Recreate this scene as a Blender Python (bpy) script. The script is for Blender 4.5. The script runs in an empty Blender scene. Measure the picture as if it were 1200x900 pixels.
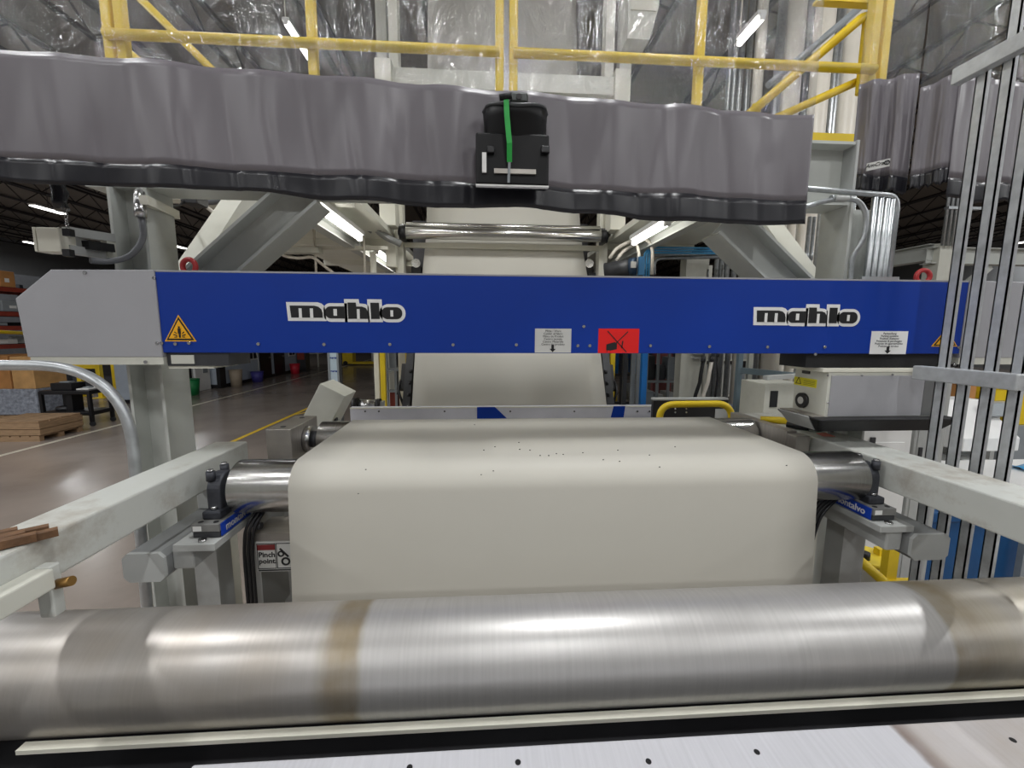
import bpy, bmesh, math, random
from mathutils import Vector, Matrix
random.seed(7)
scene = bpy.context.scene
COL = scene.collection
PI = math.pi

# ------------------------------------------------------------------ camera
FPX, PITCH, YAW, ROLL = 491.37, 0.128722, 0.063425, 0.0049387
CAM = Vector((0, 0, 2.5))
_f = Vector((math.sin(YAW) * math.cos(PITCH), math.cos(YAW) * math.cos(PITCH), -math.sin(PITCH)))
_r = Vector((math.cos(YAW), -math.sin(YAW), 0))
_u = _r.cross(_f)
AR = _r * math.cos(ROLL) + _u * math.sin(ROLL)
AU = _u * math.cos(ROLL) - _r * math.sin(ROLL)
AF = _f
cam = bpy.data.cameras.new('camera')
cam.sensor_fit = 'HORIZONTAL'; cam.sensor_width = 36.0
cam.lens = FPX / 1200 * 36.0
cam.clip_start = 0.05; cam.clip_end = 300
co = bpy.data.objects.new('camera', cam); COL.objects.link(co)
m = Matrix((AR, AU, -AF)).transposed().to_4x4(); m.translation = CAM
co.matrix_world = m
scene.camera = co

# ------------------------------------------------------------------ world and exposure
w = bpy.data.worlds.new('world'); scene.world = w; w.use_nodes = True
w.node_tree.nodes['Background'].inputs[0].default_value = (0.9, 0.95, 1, 1)
w.node_tree.nodes['Background'].inputs[1].default_value = 0.0
scene.view_settings.view_transform = 'Standard'
scene.view_settings.look = 'None'
scene.view_settings.exposure = -0.12
scene.view_settings.gamma = 1.0
scene.view_settings.use_curve_mapping = False
BAY_POWER = 152.0       # watts of one ceiling bay light
TUBE_EMIT = 11.0        # fluorescent tubes under the platform

def P(px, py, X=None, Y=None, Z=None):
    """photograph pixel + one known world coordinate (metres) -> world point"""
    d = AR * ((px - 600) / FPX) - AU * ((py - 450) / FPX) + AF
    if Y is not None: t = (Y - CAM.y) / d.y
    elif X is not None: t = (X - CAM.x) / d.x
    else: t = (Z - CAM.z) / d.z
    return CAM + d * t

# ------------------------------------------------------------------ materials
def lin(c):
    c = c / 255.0
    return c / 12.92 if c <= 0.04045 else ((c + 0.055) / 1.055) ** 2.4
def rgb(t, k=1.0): return tuple(min(1, lin(v) * k) for v in t) + (1,)
_mats = {}
def M(name, col=(128, 128, 128), rough=0.5, metal=0.0, var=0.08, scale=6.0, bump=0.0, bscale=None,
      stretch=(1, 1, 1), dirt=None, dirt_amt=0.0, dirt_scale=3.0, coat=0.0, spec=0.5, bdist=0.01, bdet=5):
    if name in _mats: return _mats[name]
    m = bpy.data.materials.new(name); m.use_nodes = True
    nt = m.node_tree; N = nt.nodes; L = nt.links
    b = N['Principled BSDF']
    tc = N.new('ShaderNodeTexCoord'); mp = N.new('ShaderNodeMapping'); mp.inputs['Scale'].default_value = stretch
    L.new(tc.outputs['Object'], mp.inputs['Vector'])
    nz = N.new('ShaderNodeTexNoise'); nz.inputs['Scale'].default_value = scale; nz.inputs['Detail'].default_value = 5
    L.new(mp.outputs[0], nz.inputs['Vector'])
    rp = N.new('ShaderNodeValToRGB')
    rp.color_ramp.elements[0].position = 0.3; rp.color_ramp.elements[1].position = 0.7
    rp.color_ramp.elements[0].color = rgb(col, 1 - var); rp.color_ramp.elements[1].color = rgb(col, 1 + var)
    L.new(nz.outputs['Fac'], rp.inputs['Fac'])
    out = rp.outputs['Color']
    if dirt:
        n2 = N.new('ShaderNodeTexNoise'); n2.inputs['Scale'].default_value = dirt_scale; n2.inputs['Detail'].default_value = 8
        n2.inputs['Roughness'].default_value = 0.7
        L.new(tc.outputs['Object'], n2.inputs['Vector'])
        mr = N.new('ShaderNodeMapRange'); mr.inputs['From Min'].default_value = 0.5; mr.inputs['From Max'].default_value = 0.72
        mr.inputs['To Max'].default_value = dirt_amt
        L.new(n2.outputs['Fac'], mr.inputs['Value'])
        mx = N.new('ShaderNodeMix'); mx.data_type = 'RGBA'
        mx.inputs[7].default_value = rgb(dirt)
        L.new(mr.outputs[0], mx.inputs[0]); L.new(out, mx.inputs[6]); out = mx.outputs[2]
    L.new(out, b.inputs['Base Color'])
    b.inputs['Roughness'].default_value = rough; b.inputs['Metallic'].default_value = metal
    b.inputs['Coat Weight'].default_value = coat; b.inputs['Specular IOR Level'].default_value = spec
    if bump:
        n3 = N.new('ShaderNodeTexNoise'); n3.inputs['Scale'].default_value = bscale or scale * 4; n3.inputs['Detail'].default_value = bdet
        L.new(mp.outputs[0], n3.inputs['Vector'])
        bp = N.new('ShaderNodeBump'); bp.inputs['Strength'].default_value = bump; bp.inputs['Distance'].default_value = bdist
        L.new(n3.outputs['Fac'], bp.inputs['Height']); L.new(bp.outputs[0], b.inputs['Normal'])
    _mats[name] = m
    return m
def EM(name, col, strength):
    if name in _mats: return _mats[name]
    m = bpy.data.materials.new(name); m.use_nodes = True
    nt = m.node_tree; nt.nodes.clear()
    e = nt.nodes.new('ShaderNodeEmission'); e.inputs[0].default_value = rgb(col); e.inputs[1].default_value = strength
    o = nt.nodes.new('ShaderNodeOutputMaterial'); nt.links.new(e.outputs[0], o.inputs[0])
    _mats[name] = m; return m

CREAM = M('painted_steel_cream', (205, 205, 194), 0.42, var=0.04, dirt=(120, 105, 85), dirt_amt=0.18, dirt_scale=2.5)
CREAMW = M('painted_steel_offwhite', (222, 220, 206), 0.5, var=0.03)
GREYP = M('painted_steel_grey', (176, 178, 176), 0.42, var=0.05, dirt=(95, 88, 80), dirt_amt=0.25, dirt_scale=4)
RAILM = M('rail_paint', (196, 198, 192), 0.45, var=0.04, dirt=(120, 96, 66), dirt_amt=0.55, dirt_scale=5)
HOUS = M('housing_grey', (160, 160, 164), 0.4, var=0.03, bump=0.05, bscale=300)
BLUE = M('scanner_blue', (8, 52, 146), 0.42, var=0.05, scale=3, spec=.3)
BLACK = M('black_plastic', (24, 24, 27), 0.42, var=0.15, scale=12)
RUBBER = M('black_rubber', (22, 22, 24), 0.6, var=0.2, scale=9, bump=0.1)
DARK = M('dark_grey_metal', (62, 63, 66), 0.45, 0.3, var=0.15, scale=10)
IRON = M('cast_iron', (58, 60, 66), 0.5, 0.4, var=0.2, scale=20, bump=0.15)
STEEL = M('bright_steel', (196, 196, 196), 0.26, 1.0, var=0.08, scale=30)
STEELD = M('brushed_steel_plate', (170, 165, 158), 0.42, .7, var=0.1, scale=14, stretch=(1, 8, 1))
GALV = M('galvanised_steel', (176, 180, 182), 0.36, 0.85, var=0.16, scale=35, bump=0.05)
FENCE = M('strut_galvanised', (190, 193, 195), 0.45, 0.35, var=0.12, scale=30, dirt=(90, 90, 90), dirt_amt=0.3)
YEL = M('safety_yellow', (232, 200, 34), 0.42, var=0.08, dirt=(150, 118, 30), dirt_amt=0.25)
WHITE = M('white_paint', (232, 232, 230), 0.45, var=0.03)
LABELW = M('label_white', (228, 228, 226), 0.5, var=0.02)
LABELG = M('label_grey', (196, 196, 192), 0.5, var=0.02)
INK = M('ink_black', (16, 16, 18), 0.5, var=0.02)
RED = M('sign_red', (226, 20, 18), 0.42, var=0.03)
EYERED = M('eyebolt_red', (170, 44, 46), 0.35, var=0.08)
ORANGE = M('warning_amber', (242, 176, 22), 0.45, var=0.04)
LASERY = M('laser_yellow', (226, 214, 30), 0.45, var=0.03)
BLUEL = M('label_blue', (20, 62, 170), 0.4, var=0.05)
SKY = M('hose_blue', (86, 168, 220), 0.35, var=0.05)
BLUEP = M('post_blue', (34, 120, 200), 0.4, var=0.05)
BINB = M('bin_blue', (14, 76, 128), 0.45, var=0.1)
WOOD = M('pallet_wood', (156, 128, 98), 0.75, var=0.25, scale=5, stretch=(1, 1, 8))
CARD = M('cardboard', (186, 132, 78), 0.75, var=0.15, scale=4)
CARDP = M('cardboard_pale', (205, 160, 104), 0.75, var=0.15, scale=4)
RACKO = M('rack_orange', (140, 56, 40), 0.5, var=0.15)
RACKD = M('rack_dark', (52, 54, 60), 0.55, var=0.15)
GREEN = M('strap_green', (38, 168, 70), 0.5, var=0.1)
GREENB = M('bin_green', (26, 120, 66), 0.5, var=0.1)
PURP = M('bin_purple', (66, 62, 140), 0.5, var=0.1)
REDB = M('bin_red', (196, 36, 56), 0.5, var=0.1)
TAN = M('bin_tan', (160, 146, 128), 0.6, var=0.1)
OFFICE = M('office_wall', (178, 188, 200), 0.6, var=0.04)
FILM = M('stretch_film', (150, 156, 168), 0.25, var=0.4, scale=12, bump=0.4, bscale=14)
TRUSS = M('joist_steel', (58, 54, 54), 0.6, var=0.2)
DECK = M('platform_underside', (226, 226, 214), 0.55, var=0.03)
TUBEL = EM('lamp_tube', (255, 252, 244), TUBE_EMIT)
BAYL = EM('bay_lamp', (255, 252, 246), 6.0)
RUST = M('rusty_scraps', (104, 74, 48), 0.8, var=0.4, scale=20, bump=0.4)
GREYBIN = M('grey_equipment', (140, 146, 150), 0.5, var=0.1)
MESHB = M('mesh_blue', (36, 74, 172), 0.5, var=0.3, scale=40)
PVCW = M('pvc_white', (224, 218, 206), 0.4, var=0.05)

# ------------------------------------------------------------------ mesh builder
class MB:
    def __init__(s): s.bm = bmesh.new()
    def box(s, a, b):
        x0, x1 = sorted((a[0], b[0])); y0, y1 = sorted((a[1], b[1])); z0, z1 = sorted((a[2], b[2]))
        v = [s.bm.verts.new(p) for p in ((x0, y0, z0), (x1, y0, z0), (x1, y1, z0), (x0, y1, z0), (x0, y0, z1), (x1, y0, z1), (x1, y1, z1), (x0, y1, z1))]
        for f in ((3, 2, 1, 0), (4, 5, 6, 7), (0, 1, 5, 4), (1, 2, 6, 5), (2, 3, 7, 6), (3, 0, 4, 7)): s.bm.faces.new([v[i] for i in f])
        return s
    def bar(s, p, q, w, h, up=(0, 0, 1)):
        """rectangular bar from p to q, w across, h along 'up'"""
        p, q = Vector(p), Vector(q); d = (q - p).normalized(); up = Vector(up)
        sd = d.cross(up)
        if sd.length < 1e-4: sd = d.cross(Vector((0, 1, 0)))
        sd.normalize(); u = sd.cross(d)
        v = []
        for c in (p, q):
            for a, b in ((-1, -1), (1, -1), (1, 1), (-1, 1)): v.append(s.bm.verts.new(c + sd * a * w / 2 + u * b * h / 2))
        for f in ((0, 1, 2, 3), (7, 6, 5, 4), (0, 4, 5, 1), (1, 5, 6, 2), (2, 6, 7, 3), (3, 7, 4, 0)): s.bm.faces.new([v[i] for i in f])
        return s
    def prism(s, pts, d):
        """polygon (list of 3-D points) extruded by vector d"""
        d = Vector(d)
        a = [s.bm.verts.new(Vector(p)) for p in pts]; b = [s.bm.verts.new(Vector(p) + d) for p in pts]
        n = len(a)
        s.bm.faces.new(a); s.bm.faces.new(b[::-1])
        for i in range(n): s.bm.faces.new((a[i], b[i], b[(i + 1) % n], a[(i + 1) % n]))
        return s
    def tube(s, pts, r, n=12, caps=True):
        pts = [Vector(p) for p in pts]; rings = []
        t = (pts[1] - pts[0]).normalized()
        ref = Vector((0, 0, 1)) if abs(t.z) < 0.9 else Vector((0, 1, 0))
        u = t.cross(ref).normalized()
        for i, p in enumerate(pts):
            if i == 0: t = (pts[1] - p)
            elif i == len(pts) - 1: t = (p - pts[i - 1])
            else: t = (pts[i + 1] - p).normalized() + (p - pts[i - 1]).normalized()
            t.normalize()
            u = (u - t * u.dot(t)).normalized(); v = t.cross(u)
            rr = r[i] if isinstance(r, (list, tuple)) else r
            rings.append([s.bm.verts.new(p + (u * math.cos(2 * PI * k / n) + v * math.sin(2 * PI * k / n)) * rr) for k in range(n)])
        for a, b in zip(rings, rings[1:]):
            for k in range(n):
                f = s.bm.faces.new((a[k], a[(k + 1) % n], b[(k + 1) % n], b[k])); f.smooth = True
        if caps: s.bm.faces.new(rings[0][::-1]); s.bm.faces.new(rings[-1])
        return s
    def cyl(s, p, q, r, n=24): return s.tube([p, q], r, n)
    def ring(s, c, axis, R, r, n=24, k=10):
        c = Vector(c); axis = Vector(axis).normalized()
        u = axis.orthogonal().normalized(); v = axis.cross(u); rings = []
        for i in range(n):
            a = 2 * PI * i / n; d = u * math.cos(a) + v * math.sin(a)
            rings.append([s.bm.verts.new(c + d * (R + r * math.cos(2 * PI * j / k)) + axis * r * math.sin(2 * PI * j / k)) for j in range(k)])
        for i in range(n):
            for j in range(k):
                f = s.bm.faces.new((rings[i][j], rings[i][(j + 1) % k], rings[(i + 1) % n][(j + 1) % k], rings[(i + 1) % n][j])); f.smooth = True
        return s
    def grid(s, rows, smooth=True):
        vs = [[s.bm.verts.new(Vector(p)) for p in r] for r in rows]
        for a, b in zip(vs, vs[1:]):
            for i in range(len(a) - 1):
                f = s.bm.faces.new((a[i], a[i + 1], b[i + 1], b[i])); f.smooth = smooth
        return s
    def build(s, name, mat, parent=None, bevel=0.0, solid=0.0):
        bmesh.ops.recalc_face_normals(s.bm, faces=s.bm.faces)
        xs = [v.co.copy() for v in s.bm.verts]
        lo = Vector((min(v.x for v in xs), min(v.y for v in xs), min(v.z for v in xs)))
        hi = Vector((max(v.x for v in xs), max(v.y for v in xs), max(v.z for v in xs)))
        o0 = Vector(((lo.x + hi.x) / 2, (lo.y + hi.y) / 2, lo.z))
        bmesh.ops.translate(s.bm, verts=s.bm.verts, vec=-o0)
        me = bpy.data.meshes.new(name); s.bm.to_mesh(me); s.bm.free()
        me.materials.append(mat)
        o = bpy.data.objects.new(name, me); COL.objects.link(o)
        o.location = o0
        if parent is not None:
            o.parent = parent
            base = parent.location.copy()
            if parent.parent is not None: base += parent.parent.location
            o.location = o0 - base
        if bevel:
            md = o.modifiers.new('bevel', 'BEVEL'); md.width = bevel; md.segments = 2; md.limit_method = 'ANGLE'
        if solid:
            md = o.modifiers.new('solid', 'SOLIDIFY'); md.thickness = solid; md.offset = 0
        return o
def box(a, b): return MB().box(a, b)
def arcpts(pts, rad, n=7):
    """round the corners of a polyline"""
    pts = [Vector(p) for p in pts]; out = [pts[0]]
    for i in range(1, len(pts) - 1):
        p = pts[i]; a = (pts[i - 1] - p); b = (pts[i + 1] - p)
        r = min(rad, a.length * 0.49, b.length * 0.49)
        A = p + a.normalized() * r; B = p + b.normalized() * r
        for k in range(n + 1):
            t = k / n; out.append(A * (1 - t) ** 2 + p * 2 * t * (1 - t) + B * t * t)
    out.append(pts[-1]); return out
def tag(o, label, cat, group=None):
    o['label'] = label; o['category'] = cat
    if group: o['group'] = group
    return o
def struct(o): o['kind'] = 'structure'; return o
def thing(name, label, cat, loc, group=None):
    o = bpy.data.objects.new(name, None); COL.objects.link(o); o.location = Vector(loc); o.empty_display_size = 0.1
    return tag(o, label, cat, group)
def copy_to(o, name, parent, wloc):
    c = bpy.data.objects.new(name, o.data); COL.objects.link(c)
    for md in o.modifiers:
        if md.type == 'BEVEL':
            n = c.modifiers.new('bevel', 'BEVEL'); n.width = md.width; n.segments = md.segments
    c.parent = parent
    base = parent.location.copy() if parent else Vector()
    if parent and parent.parent: base += parent.parent.location
    c.location = Vector(wloc) - base
    return c
def hsec(x0, x1, y0, y1, z0, z1, t=0.012):
    """vertical H column, flanges facing +-X, web across"""
    mb = MB(); ym = (y0 + y1) / 2
    mb.box((x0, y0, z0), (x0 + t, y1, z1)); mb.box((x1 - t, y0, z0), (x1, y1, z1)); mb.box((x0 + t, ym - t / 2, z0), (x1 - t, ym + t / 2, z1))
    return mb
def ibeam(p, q, w, h, t=0.012, up=(0, 0, 1)):
    p, q = Vector(p), Vector(q); d = (q - p).normalized(); sd = d.cross(Vector(up)).normalized(); u = sd.cross(d)
    mb = MB(); mb.bar(p + u * (h / 2 - t / 2), q + u * (h / 2 - t / 2), w, t, up); mb.bar(p - u * (h / 2 - t / 2), q - u * (h / 2 - t / 2), w, t, up); mb.bar(p, q, t, h - t, up)
    return mb
def text_mb(lines, size, origin, xdir, zdir, mat, name, parent, gap=1.15, align='CENTER', bold=0.0, shear=0.0, depth=0.0006):
    cu = bpy.data.curves.new('txt', 'FONT'); cu.body = '\n'.join(lines); cu.size = size; cu.align_x = align; cu.space_line = gap
    cu.extrude = depth; cu.offset = bold; cu.shear = shear; cu.resolution_u = 2
    t = bpy.data.objects.new('txt', cu); COL.objects.link(t)
    bpy.context.view_layer.update()
    me = bpy.data.meshes.new_from_object(t.evaluated_get(bpy.context.evaluated_depsgraph_get()))
    bpy.data.objects.remove(t)
    mb = MB(); mb.bm.from_mesh(me)
    X = Vector(xdir).normalized(); Zv = Vector(zdir).normalized(); N = X.cross(Zv)
    for v in mb.bm.verts: v.co = Vector(origin) + X * v.co.x + Zv * v.co.y + N * v.co.z
    return mb.build(name, mat, parent)

# ------------------------------------------------------------------ setting
floor_m = M('sealed_concrete', (142, 132, 124), 0.22, var=0.16, scale=0.6, dirt=(92, 84, 78), dirt_amt=0.35, dirt_scale=0.5, bump=0.01, bscale=3)
ceil_m = M('roof_deck', (140, 132, 124), 0.8, var=0.08, scale=0.5)
wall_m = M('warehouse_wall', (150, 152, 154), 0.7, var=0.06, scale=0.3)
struct(box((-35.5, -14, -0.12), (35.5, 72, 0)).build('floor', floor_m))
struct(box((-35.5, -14, 9.0), (35.5, 72, 9.1)).build('ceiling', ceil_m))
struct(box((-35.5, -14, 0), (-35.2, 72, 9.0)).build('wall_left', wall_m))
struct(box((35.2, -14, 0), (35.5, 72, 9.0)).build('wall_right', wall_m))
struct(box((-35.2, 71.7, 0), (35.2, 72, 9.0)).build('wall_far', wall_m))
struct(box((-35.2, -14, 0), (35.2, -13.7, 9.0)).build('wall_behind', wall_m))
tag(box((-9.56, -6, 0), (-9.44, 60, 0.003)).build('floor_marking', M('line_white', (206, 200, 184), 0.5, var=0.15)), 'white painted lane line along the warehouse aisle floor', 'floor marking')
tag(box((-5.68, 3, 0), (-5.57, 17, 0.003)).build('floor_marking', M('line_yellow', (222, 184, 40), 0.5, var=0.15)), 'yellow painted lane line on the aisle floor', 'floor marking')
tag(MB().bar((-5.62, 12.4, 0.0018), (-4.6, 14.2, 0.0018), 0.08, 0.003).build('floor_marking', _mats['line_yellow']), 'short yellow painted line branching off the aisle line', 'floor marking')

# roof joists: two chords and one bent rod web each, running along the aisle
def joist_mesh():
    top = MB().box((-0.05, -13.5, 0.62), (0.05, 71.5, 0.7)); bot = MB().box((-0.05, -13.5, 0.0), (0.05, 71.5, 0.07))
    web = MB(); y = -13.5; k = 0
    while y < 71:
        web.bar((0, y, 0.04 if k % 2 else 0.66), (0, y + 0.75, 0.66 if k % 2 else 0.04), 0.03, 0.03); y += 0.75; k += 1
    return top, bot, web
jt = None
for i in range(30):
    x = -32.6 + i * 2.25
    j = thing('roof_joist', 'dark open web steel joist under the brown roof deck', 'roof joist', (x, 29, 8.25), 'roof joists')
    if jt is None:
        t, b, wb = joist_mesh(); jt = []
        for nm, mbx in (('top_chord', t), ('bottom_chord', b), ('web_rod', wb)):
            o = mbx.build(nm, TRUSS); jt.append((nm, o, o.location.copy()))
            o.parent = j; o.location = o.location + Vector((x, 0, 8.25)) - j.location
    else:
        for nm, o, l in jt: copy_to(o, nm, j, l + Vector((x, 0, 8.25)))

# ceiling bay lights (the lamps of the hall): the rows overhead, behind and beside the camera lie outside the
# picture; inside it stand only the lit ones that the photograph shows
def in_frame(p):
    d = Vector(p) - CAM; w_ = d.dot(AF)
    if w_ < .1: return False
    x_ = 600 + FPX * d.dot(AR) / w_; y_ = 450 - FPX * d.dot(AU) / w_
    return -25 < x_ < 1225 and -25 < y_ < 925
bay = None
def bay_light(x, y, label, group, off):
    global bay
    sfx = '_offscreen' if off else ''
    t = thing('bay_light' + sfx, label, 'ceiling light', (x, y, 7.95), group)
    if bay is None:
        h = box((x - 0.17, y - 0.75, 8.02), (x + 0.17, y + 0.75, 8.1)).build('housing', WHITE, t)
        e = box((x - 0.14, y - 0.72, 7.98), (x + 0.14, y + 0.72, 8.02)).build('diffuser' + sfx, BAYL, t)
        r = MB().cyl((x, y, 8.1), (x, y, 9.0), 0.012, 6).build('hanger', DARK, t)
        bay = (h, e, r)
    else:
        for o, nm, z in ((bay[0], 'housing', 8.02), (bay[1], 'diffuser' + sfx, 7.98), (bay[2], 'hanger', 8.1)): copy_to(o, nm, t, (x, y, z))
    ld = bpy.data.lights.new('bay_lamp' + sfx, 'AREA'); ld.shape = 'RECTANGLE'; ld.size = 0.28; ld.size_y = 1.44
    ld.energy = BAY_POWER; ld.color = (0.985, 0.995, 1.0)
    lo = bpy.data.objects.new('bay_lamp' + sfx, ld); COL.objects.link(lo); lo.parent = t; lo.location = (0, 0, 0.015)
for px, py, lab in ((57, 246, 'lit bay light above the switch box on the aisle column'), (43, 286, 'lit bay light low above the pallet rack cartons'),
                    (208, 289, 'lit bay light seen between the aisle column and its cream brace'), (1193, 285, 'lit bay light seen between the fence bars above the building beams')):
    c = P(px, py, Z=8.0); bay_light(c.x, c.y, lab, None, False)
for x in (-24, -17, -10.5, -4.5, 1.2, 7, 13, 20):
    for y in (-10, -5, 0.6, 6.5, 13, 21):
        if any(in_frame((x + dx, y + dy, 7.98)) for dx in (-.2, .2) for dy in (-.8, .8)): continue
        bay_light(x, y, 'white linear bay light hanging below the roof joists', 'ceiling bay lights', True)

# ------------------------------------------------------------------ the sheet running through the line
web_m = M('sheet_material', (194, 191, 181), 0.5, var=0.015, scale=1.2, spec=0.35)
R1 = (1.45, 1.96); R2 = (2.06, 1.96); RR = 0.09
prof = [(1.28, 0.55), (1.315, 1.2), (1.352, 1.88)]
for k in range(13):
    a = PI - k * (PI / 2) / 12; prof.append((R1[0] + math.cos(a) * (RR + 0.004), R1[1] + math.sin(a) * (RR + 0.004)))
for k in range(1, 6): prof.append((R1[0] + (R2[0] - R1[0]) * k / 6, R1[1] + RR + 0.004))
for k in range(13):
    a = PI / 2 - k * (PI / 2) / 12; prof.append((R2[0] + math.cos(a) * (RR + 0.004), R2[1] + math.sin(a) * (RR + 0.004)))
prof += [(2.154, 1.1)]
for k in range(1, 9):
    a = PI + k * (PI / 2) / 8; prof.append((2.244 + math.cos(a) * 0.09, 1.1 + math.sin(a) * 0.09))
prof += [(2.8, 1.01), (3.3, 1.01)]
for k in range(1, 9):
    a = -PI / 2 + k * (PI / 2 - 0.5) / 8; prof.append((3.35 + math.cos(a) * 0.1, 1.11 + math.sin(a) * 0.1))
prof += [(3.80, 1.79), (4.06, 2.28), (4.5, 2.87), (4.95, 3.45), (5.06, 3.62), (5.14, 3.85), (5.35, 4.9), (5.62, 6.4), (5.87, 7.6)]
rows = []
for y, z in prof:
    t = max(0, min(1, (y - 1.4) / 3.0)); x0 = -0.645 - 0.03 * t; x1 = 1.172 - 0.05 * t
    rows.append([(x0 + (x1 - x0) * k / 12, y, z) for k in range(13)])
mb = MB().grid(rows)
sheet = mb.build('sheet_web', web_m, solid=0.003)
tag(sheet, 'cream sheet running down the tower and over the steel rollers', 'sheet')
# dark crumbs lying on the sheet
crumb = None
crumb_px = [(556, 498), (567, 528), (580, 524), (608, 519), (609, 527), (621, 528), (633, 534), (643, 534), (652, 532), (660, 533), (683, 531),
            (707, 536), (724, 528), (726, 541), (761, 533), (775, 539), (791, 524), (578, 553), (564, 558), (916, 552), (425, 581), (430, 548)]
for px, py in crumb_px:
    if py < 540: c = P(px, py, Z=2.056)
    else: c = P(px, py, Y=1.40); a = max(0.0, min(1.0, (py - 520) / 60)) * PI / 2; c = Vector((c.x, 1.45 - math.sin(a) * 0.096, 1.96 + math.cos(a) * 0.096))
    if c.y < 1.45 and py < 540:
        dy = 1.45 - c.y; dy = min(dy, 0.07); c = Vector((c.x, 1.45 - dy, 1.96 + math.sqrt(0.096 ** 2 - dy * dy)))
    if crumb is None:
        crumb = MB().tube([(c.x - 0.0022, c.y, c.z + 0.001), (c.x + 0.0022, c.y + 0.001, c.z + 0.001)], [0.0012, 0.0018], 5).build('crumb', RUBBER)
        o = crumb
    else: o = copy_to(crumb, 'crumb', None, c)
    tag(o, 'tiny dark crumb lying on the cream sheet', 'crumb', 'crumbs on the sheet')

# ------------------------------------------------------------------ rollers
def steel_roller_mat(name, base, rough, stains, metal=1.0):
    m = bpy.data.materials.new(name); m.use_nodes = True; nt = m.node_tree; N = nt.nodes; L = nt.links; b = N['Principled BSDF']
    tc = N.new('ShaderNodeTexCoord')
    mp = N.new('ShaderNodeMapping'); mp.inputs['Scale'].default_value = (40, 1.5, 1.5); L.new(tc.outputs['Object'], mp.inputs['Vector'])
    nz = N.new('ShaderNodeTexNoise'); nz.inputs['Scale'].default_value = 3; nz.inputs['Detail'].default_value = 6; L.new(mp.outputs[0], nz.inputs['Vector'])
    n2 = N.new('ShaderNodeTexNoise'); n2.inputs['Scale'].default_value = 7; n2.inputs['Detail'].default_value = 8; L.new(tc.outputs['Object'], n2.inputs['Vector'])
    rp = N.new('ShaderNodeValToRGB'); rp.color_ramp.elements[0].position = .25; rp.color_ramp.elements[1].position = .75
    rp.color_ramp.elements[0].color = rgb(base, .93); rp.color_ramp.elements[1].color = rgb(base, 1.06)
    L.new(nz.outputs['Fac'], rp.inputs['Fac'])
    out = rp.outputs['Color']; rough_out = None
    mrr = N.new('ShaderNodeMapRange'); mrr.inputs['To Min'].default_value = rough - .06; mrr.inputs['To Max'].default_value = rough + .1
    L.new(n2.outputs['Fac'], mrr.inputs['Value']); rough_out = mrr.outputs[0]
    metal_out = None
    if stains:
        sx = N.new('ShaderNodeSeparateXYZ'); L.new(tc.outputs['Object'], sx.inputs[0])
        wob = N.new('ShaderNodeMath'); wob.operation = 'MULTIPLY_ADD'; wob.inputs[1].default_value = 0.05; wob.inputs[2].default_value = -0.025
        L.new(n2.outputs['Fac'], wob.inputs[0])
        ad = N.new('ShaderNodeMath'); ad.operation = 'ADD'; L.new(sx.outputs[0], ad.inputs[0]); L.new(wob.outputs[0], ad.inputs[1])
        for (x0, x1, soft0, soft1, colr, amt) in stains:
            a = N.new('ShaderNodeMapRange'); a.interpolation_type = 'SMOOTHSTEP'; a.inputs['From Min'].default_value = x0 - soft0; a.inputs['From Max'].default_value = x0 + soft0
            c = N.new('ShaderNodeMapRange'); c.interpolation_type = 'SMOOTHSTEP'; c.inputs['From Min'].default_value = x1 - soft1; c.inputs['From Max'].default_value = x1 + soft1
            c.inputs['To Min'].default_value = 1; c.inputs['To Max'].default_value = 0
            L.new(ad.outputs[0], a.inputs['Value']); L.new(ad.outputs[0], c.inputs['Value'])
            mu = N.new('ShaderNodeMath'); mu.operation = 'MULTIPLY'; L.new(a.outputs[0], mu.inputs[0]); L.new(c.outputs[0], mu.inputs[1])
            m2 = N.new('ShaderNodeMath'); m2.operation = 'MULTIPLY'; L.new(mu.outputs[0], m2.inputs[0])
            m3 = N.new('ShaderNodeMapRange'); m3.inputs['From Min'].default_value = .3; m3.inputs['From Max'].default_value = .65
            m3.inputs['To Min'].default_value = amt * .45; m3.inputs['To Max'].default_value = amt
            L.new(n2.outputs['Fac'], m3.inputs['Value']); L.new(m3.outputs[0], m2.inputs[1])
            mx = N.new('ShaderNodeMix'); mx.data_type = 'RGBA'; mx.inputs[7].default_value = rgb(colr)
            L.new(m2.outputs[0], mx.inputs[0]); L.new(out, mx.inputs[6]); out = mx.outputs[2]
    L.new(out, b.inputs['Base Color']); b.inputs['Metallic'].default_value = metal
    L.new(rough_out, b.inputs['Roughness'])
    bp = N.new('ShaderNodeBump'); bp.inputs['Strength'].default_value = .06; bp.inputs['Distance'].default_value = .004
    L.new(nz.outputs['Fac'], bp.inputs['Height']); L.new(bp.outputs[0], b.inputs['Normal'])
    return m
FR_C = (1.06, 1.615); FR_R = 0.139
FRX0, FRX1 = -1.75, 2.75
fx = (FRX0 + FRX1) / 2
big_m = steel_roller_mat('big_roller_steel', (186, 184, 182), 0.36,
        [(-0.40 - fx, -0.31 - fx, .03, .012, (128, 108, 62), .75), (-1.2 - fx, -0.42 - fx, .1, .15, (160, 146, 128), .5),
         (1.235 - fx, 1.36 - fx, .008, .07, (132, 112, 62), .8), (1.36 - fx, 1.95 - fx, .05, .2, (166, 152, 120), .6)], .6)
t = thing('feed_roller', 'large stained steel roller spanning the machine in front of the hanging sheet', 'roller', (fx, FR_C[0], FR_C[1] - FR_R))
MB().tube([(FRX0 + (FRX1 - FRX0) * k / 8, FR_C[0], FR_C[1]) for k in range(9)], FR_R, 96).build('shell', big_m, t)
MB().cyl((FRX0 - .25, FR_C[0], FR_C[1]), (FRX1 + .25, FR_C[0], FR_C[1]), 0.04, 24).build('shaft', STEEL, t)
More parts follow.
